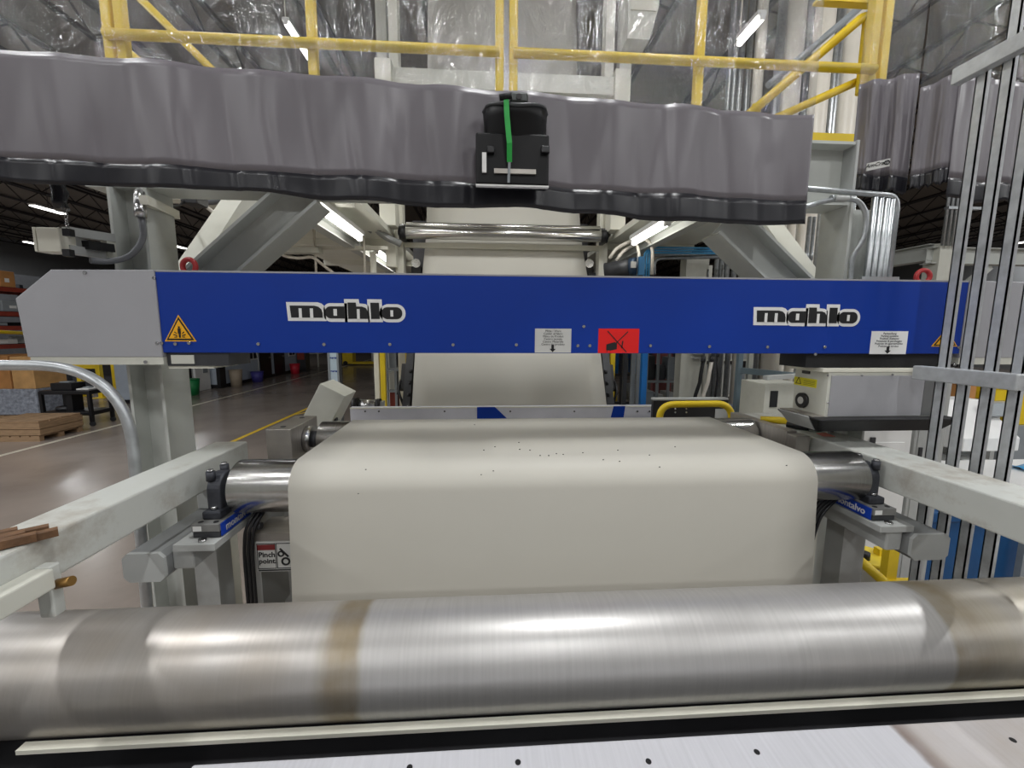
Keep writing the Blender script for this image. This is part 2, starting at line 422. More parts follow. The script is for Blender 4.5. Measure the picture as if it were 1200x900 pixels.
chrome_m = steel_roller_mat('roller_steel', (196, 195, 192), 0.2, None)
def roller(name, label, c, x0, x1, r, group=None, bearing=False):
    t = thing(name, label, 'roller', ((x0 + x1) / 2, c[0], c[1] - r), group)
    MB().tube([(x0, c[0], c[1]), (x0 + .004, c[0], c[1]), (x1 - .004, c[0], c[1]), (x1, c[0], c[1])], [r - .004, r, r, r - .004], 64).build('shell', chrome_m, t)
    MB().cyl((x0 - .075, c[0], c[1]), (x1 + .075, c[0], c[1]), r * .3, 16).build('shaft', STEEL, t)
    return t
roller('guide_roller', 'steel roller carrying the sheet between two load cells', R1, -0.848, 1.385, RR)
roller('guide_roller', 'steel roller under the sheet behind the blue scanner beam', R2, -0.80, 1.375, RR)
roller('guide_roller', 'low steel roller turning the sheet upward behind the white batten', (3.35, 1.11), -.85, 1.3, .09)
roller('guide_roller', 'low steel roller below the sheet table', (2.244, 1.1), -.85, 1.35, .088)

# ------------------------------------------------------------------ trough in front of the big roller
def stained_white():
    cx = (xl + 3.0) / 2
    xs_ = P(1072, 870, Z=1.604).x - cx
    return steel_roller_mat('trough_white', (198, 198, 203), 0.42, [(xs_, xs_ + 1.2, .02, .3, (166, 148, 124), .5), (xs_ - .012, xs_ + .02, .008, .02, (96, 70, 50), .7)], 0.0)
xl = P(228, 893, Z=1.604).x
t = thing('trough_frame', 'white painted frame plate with countersunk screws below the big roller', 'machine frame', (0.9, .6, 1.4))
box((xl, .30, 1.575), (3.0, .80, 1.604)).build('top_plate', stained_white(), t, bevel=.004)
box((xl - .45, .76, 1.568), (3.0, .798, 1.575)).build('lip', CREAM, t)
box((-1.9, .34, 1.30), (3.0, .76, 1.568)).build('trough_body', DARK, t)
scr = None
for px, py in ((607, 893), (760, 892), (887, 881), (1187, 867), (480, 899)):
    c = P(px, py, Z=1.605)
    mbx = MB().cyl((c.x, c.y, 1.6035), (c.x, c.y, 1.6052), 0.006, 14)
    if scr is None: scr = mbx.build('screw', INK, t)
    else: mbx.bm.free(); copy_to(scr, 'screw', t, (c.x, c.y, 1.6035))
dr = MB()
pts = []
rd = random.Random(3)
tag(box((-1.9, .762, 1.46), (3.0, 1.02, 1.475)).build('dark_gap_plate', M('gap_shade_black', (30, 30, 33), .55, var=.25, scale=5)), 'black plate standing in for the dark gap under the big roller', 'tray')  # black plate added to give the gap its dark, shaded interior
xs = P(23, 866, Y=.93).x
tag(box((xs, .918, 1.522), (3.0, .94, 1.533)).build('wiper_bar', CREAMW), 'narrow pale wiper bar along the underside of the big roller', 'bar')

# ------------------------------------------------------------------ side rails and their legs
RZ1, RZ0 = 2.03, 1.922
for (x0, x1, yn, yf, lab, s) in ((-1.13, -1.0, -.2, 1.785, 'grey painted steel side rail with rusty scraps on it', -1), (1.468, 1.65, -.2, 2.3, 'dusty grey steel side rail beside the galvanised bar fence', 1)):
    t = thing('side_rail', lab, 'rail', ((x0 + x1) / 2, .9, 0))
    box((x0, yn, RZ0), (x1, yf, RZ1)).build('rail_tube', RAILM, t, bevel=.006)
    for y in (.15, 1.68):
        box((x0 + .01, y - .05, 0 if y < 1 else 1.802), (x1 - .01, y + .05, RZ0)).build('leg', GREYP, t, bevel=.004)
        if y < 1: box((x0 - .06, y - .1, 0), (x1 + .06, y + .1, .015)).build('foot_plate', GREYP, t)
t = thing('mounting_bracket', 'grey bolted bracket with a brass stud on the side rail', 'bracket', (-1.02, .83, 1.86))
a = P(47, 664, Y=.93)
box((-1.0, .62, 1.925), (-.955, .93, 1.972)).build('block', CREAM, t, bevel=.004)
box((-1.0, .93, 1.852), (-.968, .958, 1.972)).build('end_plate', RAILM, t, bevel=.004)
MB().cyl((-.97, .944, 1.925), (-.935, .944, 1.932), .011, 12).build('stud', M('brass', (150, 116, 66), .4, .8), t)
# rusty scraps
t = thing('scrap_pile', 'brown rusty scraps and dirt lying on the grey side rail', 'scrap', (-1.07, .93, 2.03))
for k in range(7):
    x = -1.13 + .018 * k; y = .86 + rd.random() * .07
    MB().bar((x - .03, y, 2.037 + .003 * (k % 3)), (x + .045, y + .06 + .02 * rd.random(), 2.038 + .003 * (k % 2)), .022, .012 + .006 * rd.random()).build('scrap', RUST, t)

# lower support arms with load cells and pillow blocks
def support(sx, x_arm0, x_arm1, yn, label, cell_label, blk_label, text):
    """sx = -1: arm on the aisle side, +1 fence side"""
    z1 = 1.80; z0 = 1.705
    t = thing('support_arm', label, 'support arm', ((x_arm0 + x_arm1) / 2, 1.5, z0))
    sec = []
    c = .016
    if sx < 0: xe, x_arm1 = x_arm1, x_arm1 - .065
    else: xe, x_arm0 = x_arm0, x_arm0 + .06
    box((x_arm1 if sx < 0 else xe, yn + .035, z0 + .02), (xe if sx < 0 else x_arm0, 1.79, z1 - .004)).build('inner_tube', GREYP, t, bevel=.006)
    for (x, z) in ((x_arm0, z0 + c), (x_arm0 + c, z0), (x_arm1 - c, z0), (x_arm1, z0 + c), (x_arm1, z1 - c), (x_arm1 - c, z1), (x_arm0 + c, z1), (x_arm0, z1 - c)):
        sec.append((x, yn + .012, z))
    MB().prism(sec, (0, 1.795 - yn - .012, 0)).build('arm_tube', M('arm_grey', (140, 142, 142), .4, .25, var=.08), t)
    cap = [(x * .998 + .002 * (x_arm0 + x_arm1) / 2, yn, z) for (x, y, z) in sec]
    MB().prism(cap, (0, .012, 0)).build('end_cap', GREYP, t)
    for y in (1.62,):
        box((x_arm0 + .02, y - .045, 0), (x_arm1 - .02, y + .045, z0)).build('leg', GREYP, t)
    return t
support(-1, -1.135, -.945, 1.30, 'grey box section arm carrying the roller load cell beside the aisle', '', '', '')
support(1, 1.42, 1.62, 1.285, 'grey box section arm carrying the roller load cell beside the fence', '', '', '')
def loadcell(xc, s, label, blk_label):
    # base plate
    zb = 1.80
    t = thing('load_cell', label, 'load cell', (xc, 1.42, zb))
    box((xc - .048 - (.03 if s < 0 else 0), 1.305, zb), (xc + .048 + (.03 if s > 0 else 0), 1.56, zb + .024)).build('base_plate', GREYP, t, bevel=.002)
    box((xc - .042, 1.345, zb + .026), (xc + .042, 1.55, zb + .044)).build('lower_block', DARK, t, bevel=.002)
    b = box((xc - .043, 1.342, zb + .046), (xc + .043, 1.555, zb + .072)).build('sensor_body', M('cell_grey', (120, 120, 118), .45, .3, var=.15), t, bevel=.002)
    xf = xc - s * .0445
    box((xf - .0015, 1.35, zb + .028), (xf + .0015, 1.545, zb + .070)).build('blue_label', BLUEL, t)
    if s > 0:
        text_mb(['montalvo'], .036, (xf - .002, 1.44, zb + .038), (0, -1, 0), (0, 0, 1), LABELW, 'lettering', t, bold=.0006)
    else:
        text_mb(['montalvo'], .036, (xf + .002, 1.44, zb + .038), (0, 1, 0), (0, 0, 1), LABELG, 'lettering', t, bold=.0006)
    box((xc - .038, 1.3405, zb + .05), (xc - .012, 1.3425, zb + .066)).build('rating_plate', LABELW, t)
    for dx in (-.024, .024):
        MB().cyl((xc + dx, 1.36, zb + .072), (xc + dx, 1.36, zb + .0735), .008, 12).build('bolt_hole', INK, t)
    MB().cyl((xc, 1.325, zb + .024), (xc, 1.325, zb + .032), .013, 6).build('bolt', STEEL, t)
    # pillow block bearing
    p = thing('pillow_block', blk_label, 'bearing', (xc, R1[0], zb + .072))
    zb2 = zb + .072
    box((xc - .03, R1[0] - .075, zb2), (xc + .03, R1[0] + .1, zb2 + .028)).build('base', IRON, p, bevel=.006)
    pts = []
    hz = R1[1]
    for k in range(17):
        a = PI * k / 16; pts.append((xc - .022, R1[0] + math.cos(a) * .055, hz + math.sin(a) * .055))
    pts = [(xc - .022, R1[0] + .055, zb2 + .02)] + pts + [(xc - .022, R1[0] - .055, zb2 + .02)]
    MB().prism(pts, (.044, 0, 0)).build('housing', IRON, p, bevel=.005)
    for y in (-.04, .035):
        MB().cyl((xc + s * .012, R1[0] + y, hz + .035), (xc + s * .012, R1[0] + y, hz + .066), .014, 12).build('cap_bolt', IRON, p)
        MB().cyl((xc + s * .012, R1[0] + y, hz + .066), (xc + s * .012, R1[0] + y, hz + .073), .01, 6).build('cap_bolt_head', STEEL, p)
    for y in (-.055, .08):
        MB().cyl((xc, R1[0] + y, zb2 + .028), (xc, R1[0] + y, zb2 + .04), .011, 6).build('anchor_bolt', STEEL, p)
loadcell(-.905, -1, 'dark load cell with plain blue side label on the aisle side arm', 'black cast pillow block holding the roller end on the aisle side')
loadcell(1.425, 1, 'dark load cell with lettered blue side label on the fence side arm', 'black cast pillow block holding the roller end on the fence side')

# stands below the roller: plates, cables, pinch point sign
t = thing('machine_stand', 'grey steel stand under the roller holding the pinch point sign', 'machine stand', (-.74, 1.6, 0))
box((-.88, 1.52, 0), (-.83, 1.62, 1.70)).build('upright', GREYP, t)
box((-.70, 1.55, 0), (-.60, 1.60, 1.86)).build('upright', GREYP, t)
a = P(300, 635, Y=1.46); b = P(345, 668, Y=1.46)
box((a.x - .02, 1.462, a.z), (b.x + .02, 1.60, a.z + .03)).build('shelf_plate', STEELD, t)
box((a.x - .03, 1.50, b.z - .25), (a.x - .012, 1.70, a.z + .13)).build('side_plate', GREYP, t)
MB().cyl((a.x - .0, 1.47, a.z + .055), (a.x + .018, 1.47, a.z + .055), .013, 10).build('knob', DARK, t)
s = box((a.x, 1.455, b.z), (b.x, 1.462, a.z)).build('sign_plate', LABELG, t)
w_ = b.x - a.x; h_ = a.z - b.z
box((a.x + .05 * w_, 1.4535, a.z - .26 * h_), (a.x + .53 * w_, 1.455, a.z - .08 * h_)).build('red_band', M('band_red', (120, 40, 40), .5), t)
for u0, u1 in ((.03, .54), (.56, .97)):
    for (p0, p1) in (((u0, .04), (u1, .06)), ((u0, .88), (u1, .90)), ((u0, .04), (u0 + .015, .9)), ((u1 - .015, .04), (u1, .9))):
        box((a.x + p0[0] * w_, 1.4535, a.z - p0[1] * h_), (a.x + p1[0] * w_, 1.455, a.z - p1[1] * h_)).build('sign_border', INK, t)
text_mb(['Pinch', 'point.'], h_ * .24, (a.x + .06 * w_, 1.4545, a.z - .50 * h_), (1, 0, 0), (0, 0, 1), INK, 'sign_text', t, align='LEFT', gap=.9, bold=.0006)
MB().ring((a.x + .80 * w_, 1.454, a.z - .66 * h_), (0, 1, 0), .10 * w_, .028 * w_, 16, 6).build('roller_symbol', INK, t)
MB().ring((a.x + .68 * w_, 1.454, a.z - .40 * h_), (0, 1, 0), .07 * w_, .024 * w_, 16, 6).build('roller_symbol', INK, t)
MB().bar((a.x + .66 * w_, 1.454, a.z - .22 * h_), (a.x + .88 * w_, 1.454, a.z - .5 * h_), .002, .05 * w_).build('hand_symbol', INK, t)
MB().bar((a.x + .04 * w_, 1.454, a.z - .95 * h_), (a.x + .94 * w_, 1.454, a.z - .95 * h_), .002, .04 * h_).build('fine_print', INK, t)
# cables by the stands
def cable(name, label, pts, r, mat, cat='cable', group=None):
    return tag(MB().tube(arcpts(pts, .08), r, 8).build(name, mat), label, cat, group)
for k in range(3):
    o = -.848 + k * .0135
    cable('signal_cable', 'black signal cable hanging below the roller on the aisle side', [(-.81 + k * .014, 1.47, 1.862), (o + .01, 1.442, 1.81), (o, 1.44, 1.72), (o, 1.44, .9), (o, 1.44, .0)], .006, BLACK, group='cables on the aisle side')
for k in range(4):
    o = 1.215 + k * .018
    cable('signal_cable', 'black signal cable hanging below the roller on the fence side', [(1.30 + .02 * k, 1.47, 1.862), (o + .03, 1.47, 1.80), (o, 1.47, 1.68), (o + .003 * k, 1.47, .9), (o, 1.47, .0)], .006, BLACK, group='cables on the fence side')
t = thing('machine_stand', 'grey steel stand under the roller near the yellow lidded bucket', 'machine stand', (1.3, 1.65, 0))
box((1.19, 1.62, 0), (1.27, 1.68, 1.86)).build('upright', GREYP, t)
box((1.31, 1.56, 0), (1.37, 1.64, 1.74)).build('upright', CREAM, t)
# grey cabinet with yellow edge seen under the aisle side arm
t = thing('valve_cabinet', 'pale grey cabinet with a yellow edge strip under the aisle side arm', 'cabinet', (-1.2, 2.3, 0))
a = P(214, 660, Y=2.2); b = P(244, 700, Y=2.2)
box((a.x, 2.2, 0), (b.x, 2.5, a.z + .02)).build('body', CREAM, t, bevel=.004)
box((b.x, 2.19, b.z), (b.x + .03, 2.2, a.z + .02)).build('edge_strip', YEL, t)
MB().cyl((b.x - .05, 2.17, a.z - .02), (b.x - .05, 2.2, a.z - .02), .02, 12).build('lock', BLACK, t)
t = thing('guard_post', 'beige guard post with a yellow cap below the pinch point sign', 'post', (-1.0, 2.4, 0))
a = P(303, 675, Y=2.4); b = P(328, 675, Y=2.4)
box((a.x, 2.4, 0), (b.x, 2.5, a.z)).build('post_body', TAN, t)
MB().bar((a.x - .01, 2.39, a.z - .03), (b.x, 2.39, a.z + .06), .03, .03).build('yellow_cap', YEL, t)

# ------------------------------------------------------------------ blue scanner beam
BY = 1.60
XB0, XB1, ZB0, ZB1 = -1.168, 1.935, 2.411, 2.698
t = thing('scanner_beam', 'long blue measuring scanner beam with grey end housings across the line', 'scanner', (.38, 1.7, ZB0))
BEAM = t
fp = box((XB0, BY, ZB0), (XB1, BY + .155, ZB1)).build('front_panel', BLUE, t, bevel=.003)
box((XB0, BY + .0, ZB1), (XB1, BY + .16, ZB1 + .006)).build('top_lip', HOUS, t)
# end housings with a chamfered upper corner
def housing(xa, xb, label):
    s = 1 if xb > xa else -1
    L_ = abs(xb - xa)
    pts = [(xa, BY - .004, 2.395), (xa, BY - .004, ZB1 + .006), (xa + s * (L_ - .128), BY - .004, ZB1 + .002), (xb, BY - .004, 2.60), (xb - s * .012, BY - .004, 2.395)]
    h = MB().prism(pts, (0, .163, 0)).build('end_housing', HOUS, t, bevel=.003)
    box((xa, BY - .002, 2.368), (xb - s * .02, BY + .155, 2.395)).build('base_plate', CREAM, t)
    return h
housing(XB0, -1.638, '')
housing(XB1, 2.41, '')
box((XB0 + .004, BY + .012, 2.362), (XB0 + .22, BY + .155, ZB0)).build('track_end', DARK, t)
box((XB0 + .02, BY + .008, 2.370), (XB0 + .10, BY + .012, 2.402)).build('track_plate', CREAM, t)
box((XB0, BY + .02, 2.352), (XB0 + .16, BY + .17, 2.364)).build('track_foot', CREAMW, t)
screw = None
for px, py in [(222, 402), (206, 403), (303, 403), (380, 403.5), (457, 403.5), (531, 404), (605, 404), (677, 405), (691, 405), (684, 382.5), (762, 405), (831, 406), (899, 406.5), (966, 406.5), (955, 415), (1110, 408),
               (181, 326), (190, 402), (1121, 333), (1123, 407)]:
    c = P(px, py, Y=BY)
    if screw is None: screw = MB().cyl((c.x, BY - .004, c.z), (c.x, BY, c.z), .006, 10).build('screw', STEEL, t); sz = .006
    else: copy_to(screw, 'screw', t, (c.x, BY - .002, c.z - .006))
for px, py in ((185.5, 402), (101, 319.5), (172, 424), (1117, 427)):
    c = P(px, py, Y=BY)
    copy_to(screw, 'screw', t, (c.x, BY - .006, c.z - .006))
for px, py in ((222, 316), (1081, 329)):
    c = P(px, py, Y=1.68)
    MB().ring((c.x, 1.68, 2.728), (.15, 1, 0), .026, .009, 28, 10).build('lifting_eye', EYERED, t)
    MB().cyl((c.x, 1.68, 2.70), (c.x, 1.68, 2.712), .016, 16).build('eye_collar', EYERED, t)
# logos
def rr(x0, y0, x1, y1, r, left=True, right=True, n=7):
    out = []
    def arc(cx, cy, a0):
        for k in range(n + 1):
            a = a0 + (PI / 2) * k / n; out.append((cx + math.cos(a) * r, cy + math.sin(a) * r))
    if right: arc(x1 - r, y1 - r, 0)
    else: out.append((x1, y1))
    if left: arc(x0 + r, y1 - r, PI / 2); arc(x0 + r, y0 + r, PI)
    else: out.extend([(x0, y1), (x0, y0)])
    if right: arc(x1 - r, y0 + r, -PI / 2)
    else: out.append((x1, y0))
    return out
def logo(px0, py0, px1, py1):
    A = P(px0, py0, Y=BY); B = P(px1, py1, Y=BY)
    def W(u, v, y): return (A.x + (u - 100) / 938 * (B.x - A.x), y, A.z + (v - 130) / 188 * (B.z - A.z))
    plate = MB()
    for poly in ([(100, 160), (345, 160), (375, 170), (400, 195), (408, 312), (108, 312)], rr(388, 166, 575, 318, 55, right=False),
                 [(553, 132), (668, 132), (672, 166), (718, 170), (745, 188), (752, 318), (553, 318)], [(735, 132), (850, 132), (856, 318), (738, 318)], rr(830, 170, 1038, 319, 72)):
        plate.prism([W(u, v, BY - .0015) for u, v in poly], (0, .0015, 0))
    pl = plate.build('logo_plate', LABELW, BEAM)
    let = MB()
    for poly in ([(128, 188), (318, 188), (350, 196), (372, 216), (380, 246), (380, 285), (135, 285)], rr(400, 192, 560, 290, 46, right=False),
                 [(580, 160), (645, 160), (648, 192), (692, 192), (722, 203), (738, 232), (742, 292), (582, 292)], [(760, 160), (828, 160), (832, 292), (763, 292)], rr(848, 195, 1012, 293, 46)):
        let.prism([W(u, v, BY - .003) for u, v in poly], (0, .0015, 0))
    let.build('logo_letters', INK, pl)
    cnt = MB()
    for (u0, v0, u1, v1) in ((197, 210, 220, 290), (284, 210, 308, 290), (468, 213, 495, 268), (652, 213, 674, 296), (918, 220, 940, 272)):
        cnt.prism([W(u0, v0, BY - .0042), W(u1, v0, BY - .0042), W(u1, v1, BY - .0042), W(u0, v1, BY - .0042)], (0, .0012, 0))
    cnt.build('letter_gaps', LABELW, pl)
logo(335, 349.5, 475.6, 377.7)
logo(883.5, 355.6, 1006.5, 382.6)
# warning triangles
def triangle(pxl, pxr, pyt, pyb):
    A = P(pxl, pyb, Y=BY); B = P(pxr, pyb, Y=BY); C = P((pxl + pxr) / 2, pyt, Y=BY)
    cx = (A.x + B.x) / 2; hw = (B.x - A.x) / 2; z0 = A.z; hh = C.z - A.z
    def tri(k0, y, up=0):
        zc = z0 + hh * .36
        return [(cx - hw * k0, y, zc - hh * .36 * k0), (cx + hw * k0, y, zc - hh * .36 * k0), (cx, y, zc + hh * .64 * k0)]
    p = MB().prism(tri(1, BY - .0012), (0, .0012, 0)).build('warning_triangle', LASERY if False else ORANGE, BEAM)
    MB().prism(tri(.87, BY - .0022), (0, .001, 0)).build('triangle_band', INK, p)
    MB().prism(tri(.70, BY - .0032), (0, .001, 0)).build('triangle_field', ORANGE, p)
    f = MB(); y = BY - .0042
    f.prism([(cx - hw * .09, y, z0 + hh * .3), (cx + hw * .09, y, z0 + hh * .3), (cx + hw * .09, y, z0 + hh * .5), (cx - hw * .09, y, z0 + hh * .5)], (0, .001, 0))
    f.prism([(cx - hw * .05, y, z0 + hh * .14), (cx + hw * .07, y, z0 + hh * .14), (cx + hw * .07, y, z0 + hh * .3), (cx - hw * .05, y, z0 + hh * .3)], (0, .001, 0))
    f.prism([(cx - hw * .05, y, z0 + hh * .51), (cx + hw * .05, y, z0 + hh * .51), (cx + hw * .05, y, z0 + hh * .57), (cx - hw * .05, y, z0 + hh * .57)], (0, .001, 0))
    for s in (-1, 1):
        f.bar((cx + s * hw * .38, y, z0 + hh * .26), (cx + s * hw * .16, y, z0 + hh * .22), .001, hh * .035)
        f.bar((cx + s * hw * .30, y, z0 + hh * .36), (cx + s * hw * .18, y, z0 + hh * .30), .001, hh * .03)
        f.bar((cx + s * hw * .34, y, z0 + hh * .16), (cx + s * hw * .16, y, z0 + hh * .17), .001, hh * .03)
    f.build('person_symbol', INK, p)
triangle(193.5, 230.5, 369, 400)
triangle(1091, 1121.5, 385, 406)
# paper labels
def label_sheet(px0, py0, px1, py1, lines, mat):
    A = P(px0, py0, Y=BY); B = P(px1, py1, Y=BY); wd = B.x - A.x; ht = A.z - B.z
    p = box((A.x, BY - .001, B.z), (B.x, BY, A.z)).build('paper_label', mat, BEAM)
    text_mb(lines, ht * .125, ((A.x + B.x) / 2, BY - .001, A.z - ht * .14), (1, 0, 0), (0, 0, 1), INK, 'label_text', p, gap=.88)
    ar = MB(); cx = (A.x + B.x) / 2 - .01 * wd
    ar.prism([(cx - wd * .035, BY - .002, A.z - ht * .67), (cx + wd * .035, BY - .002, A.z - ht * .67), (cx + wd * .035, BY - .002, A.z - ht * .84), (cx + wd * .085, BY - .002, A.z - ht * .84),
              (cx, BY - .002, A.z - ht * .98), (cx - wd * .085, BY - .002, A.z - ht * .84), (cx - wd * .035, BY - .002, A.z - ht * .84)], (0, .001, 0))
    ar.build('arrow', INK, p)
label_sheet(627, 385, 669, 413.3, ['Mitte / Ware', 'Center of fabric', 'Milieu du Produit', 'Centro tessuto', 'Centro Materiale', 'Centro do produto'], LABELG)
label_sheet(1021.5, 388, 1061, 415, ['Parkstellung', 'Parking position', "Position d'attente", 'Posizione di parcheggio', 'Posicion de aparcamiento', 'Posicao de servico'], LABELW)
A = P(701.5, 385, Y=BY); B = P(748, 413.8, Y=BY); wd = B.x - A.x; ht = A.z - B.z
p = box((A.x, BY - .001, B.z), (B.x, BY, A.z)).build('red_sign', RED, BEAM)
sg = MB(); y = BY - .002
def S(u, v): return (A.x + u * wd, y, A.z - v * ht)
sg.bar(S(.22, .10), S(.70, .96), .001, .022 * wd); sg.bar(S(.72, .12), S(.42, .62), .001, .022 * wd)
sg.prism([S(.20, .64), S(.40, .55), S(.46, .60), S(.46, .84), S(.30, .90), S(.20, .88)], (0, .001, 0))
sg.bar(S(.22, .86), S(.22, .98), .001, .03 * wd); sg.bar(S(.60, .5), S(.58, .8), .001, .03 * wd)
sg.build('sign_symbol', INK, p)

# ------------------------------------------------------------------ measuring head
t = thing('measuring_head', 'grey measuring head with black dial and yellow laser sticker below the blue beam', 'measuring head', (1.6, 1.71, 2.085))
MB().prism([(1.30, 1.625, 2.411), (1.283, 1.755, 2.411), (1.97, 1.755, 2.411), (1.97, 1.625, 2.411)], (0, 0, -.058)).build('carriage', RUBBER, t)
HX0, HX1 = 1.385, 1.80
box((HX0 - .03, 1.598, 2.336), (HX1 + .1, 1.79, 2.352)).build('lid', CREAMW, t, bevel=.002)
box((HX0, 1.603, 2.15), (HX1 + .08, 1.785, 2.337)).build('body', CREAM, t, bevel=.002)
box((HX0 + .012, 1.599, 2.155), (HX1, 1.603, 2.322)).build('front_cover', HOUS, t)
box((HX1 + .003, 1.600, 2.155), (HX1 + .08, 1.603, 2.322)).build('side_cover', M('cover_grey', (134, 136, 136), .35, .5), t)
for (px, py) in ((970, 472), (970, 440), (1010, 440), (1046, 439), (1078, 441)):
    c = P(px, py, Y=1.598); MB().cyl((c.x, 1.596, c.z), (c.x, 1.599, c.z), .004, 8).build('cover_screw', STEEL, t)
c = P(941, 469, X=HX0 - .001)
MB().cyl((HX0 - .012, c.y, c.z), (HX0, c.y, c.z), .033, 32).build('dial', BLACK, t)
MB().cyl((HX0 - .014, c.y, c.z), (HX0 - .011, c.y, c.z), .016, 24).build('dial_centre', LABELG, t)
a = P(931.5, 441, X=HX0); b = P(956.5, 456, X=HX0)
st = box((HX0 - .0015, b.y, b.z + .004), (HX0, a.y, a.z)).build('laser_sticker', LASERY, t)
zz = b.z + .012; yy = a.y - .012
dy = -.03
f = MB()
for p0, p1 in (((yy, zz), (yy + dy, zz)), ((yy + dy, zz), (yy + dy / 2, zz + .028)), ((yy + dy / 2, zz + .028), (yy, zz))):
    f.bar((HX0 - .002, p0[0], p0[1]), (HX0 - .002, p1[0], p1[1]), .0025, .001, up=(1, 0, 0))
for k in range(4): f.bar((HX0 - .002, yy - .045, zz + .006 * k), (HX0 - .002, b.y + .008, zz + .006 * k), .0012, .001, up=(1, 0, 0))
f.build('sticker_print', INK, st)
box((HX0 - .006, 1.70, 2.318), (HX0, 1.74, 2.330)).build('latch', DARK, t)
# flared bumper tray
def frustum(x0, x1, y0, y1, z1, z0, ins, thick=0):
    return [(x0, y0, z1), (x1, y0, z1), (x1, y1, z1), (x0, y1, z1)], [(x0 + ins, y0 + ins, z0), (x1 - ins, y0 + ins, z0), (x1 - ins, y1 - ins, z0), (x0 + ins, y1 - ins, z0)]
up_, lo_ = frustum(1.315, 1.93, 1.545, 1.798, 2.152, 2.092, .045)
fm = MB(); v0 = [fm.bm.verts.new(p) for p in up_]; v1 = [fm.bm.verts.new(p) for p in lo_]
fm.bm.faces.new(v0); fm.bm.faces.new(v1[::-1])
for i in range(4): fm.bm.faces.new((v0[i], v0[(i + 1) % 4], v1[(i + 1) % 4], v1[i]))
fm.build('bumper', RUBBER, t, bevel=.008)
MB().prism([(1.312, 1.60, 2.153), (1.312, 1.775, 2.153), (1.352, 1.76, 2.096), (1.352, 1.61, 2.096)], (.003, 0, .002)).build('bumper_side_plate', GREYP, t)
box((1.33, 1.60, 2.150), (1.385, 1.79, 2.1555)).build('bumper_ledge', STEELD, t)

# ------------------------------------------------------------------ columns and knee braces of the platform
ZP = 3.60     # platform floor edge
COLP = M('column_paint', (192, 195, 190), 0.42, var=0.04, dirt=(120, 118, 112), dirt_amt=.25, dirt_scale=3)
def column(x0, x1, y0, y1, z1, label):
    t = thing('platform_column', label, 'column', ((x0 + x1) / 2, (y0 + y1) / 2, 0))
    hsec(x0, x1, y0, y1, .02, z1).build('shaft', COLP, t)
    box((x0 - .08, y0 - .08, 0), (x1 + .08, y1 + .08, .02)).build('base_plate', COLP, t)
    return t
column(-1.462, -1.325, 1.80, 1.955, 3.045, 'grey H section column beside the aisle with a switch bracket')
column(1.578, 1.76, 1.80, 1.965, 3.045, 'grey H section column beside the bundle of galvanised conduits')
column(-1.462, -1.325, 6.4, 6.58, 3.33, 'grey H section column far back on the aisle side of the platform')
column(1.578, 1.76, 6.4, 6.58, 3.33, 'grey H section column far back on the fence side of the platform')
tag(ibeam((-1.55, 1.885, 3.175), (1.585, 1.885, 3.175), .14, .26).build('header_beam', COLP), 'grey steel header beam on the columns behind the grey curtain', 'beam')
tag(ibeam((-1.39, 2.66, 3.379), (-1.39, 9, 3.379), .10, .098).build('platform_beam', COLP), 'grey platform beam running back from the aisle side column', 'beam')
tag(ibeam((1.67, 2.66, 3.379), (1.67, 9, 3.379), .10, .098).build('platform_beam', COLP), 'grey platform beam running back from the conduit column', 'beam')
# braces: from the pixel ends in the plane of the columns
def brace(a0, a1, Y, label, wid=.15, dep=.15):
    p = P(*a0, Y=Y); q = P(*a1, Y=Y); d = (q - p).normalized()
    p = p - d * .14; 
    return tag(ibeam(p, q, dep, wid, .012, up=Vector((-d.z, 0, d.x))).build('knee_brace', COLP), label, 'brace')
brace((262, 318), (365, 226), 1.90, 'grey H section knee brace rising from the aisle side column')
brace((912, 328), (845, 262), 1.90, 'grey H section knee brace rising from the conduit column')
def brace_y(x, y0, z0, y1, z1, label):
    return tag(MB().bar((x, y0, z0), (x, y1, z1), .11, .11).build('knee_brace', CREAM), label, 'brace')
brace_y(-1.39, 2.02, 2.62, 2.66, 3.28, 'cream square brace running back from the aisle side column')
brace_y(1.67, 2.02, 2.62, 2.66, 3.28, 'cream square brace running back from the conduit column')

# ------------------------------------------------------------------ platform deck, railing
DY0, DY1 = 2.62, 9.0
t = thing('platform_deck', 'pale platform deck on beams above the tower', 'platform', (.2, 5.5, 3.5))
for (x0, x1, y0, y1) in ((-2.35, -1.0, DY0, DY1), (1.42, 2.45, DY0, DY1), (-1.0, 1.42, 6.1, DY1), (-1.0, 1.42, DY0, 3.1)):
    box((x0, y0, 3.50), (x1, y1, 3.56)).build('deck_plate', DECK, t)
for y in (3.4, 5.0, 6.5, 8.0):
    box((-2.35, y - .05, 3.428), (-1.0, y + .05, 3.50)).build('joist', DECK, t); box((1.42, y - .05, 3.428), (2.45, y + .05, 3.50)).build('joist', DECK, t)
box((-2.4, DY0 - .012, 3.40), (2.45, DY0, 3.58)).build('edge_channel', COLP, t)
zr = 4.055
t = thing('railing', 'yellow pipe railing along the platform edge behind the clear curtain', 'railing', (.1, 2.6, 3.56))
box((-2.4, 2.585, 3.58), (2.45, 2.6, 3.69)).build('toe_plate', YEL, t)
for x in (-2.02, -1.955, -.955, .085, .165, 1.262, 2.33, 2.40):
    box((x - .024, 2.6, 3.56), (x + .024, 2.648, 4.66)).build('post', YEL, t, bevel=.006) if x < 2.2 or True else None
for xa, xb in ((-2.02, .085), (.165, 2.33)):
    MB().tube([(xa, 2.588, zr), (xb, 2.588, zr)], .026, 14).build('mid_rail', YEL, t)
    MB().tube([(xa, 2.588, 4.62), (xb, 2.588, 4.62)], .026, 14).build('top_rail', YEL, t)
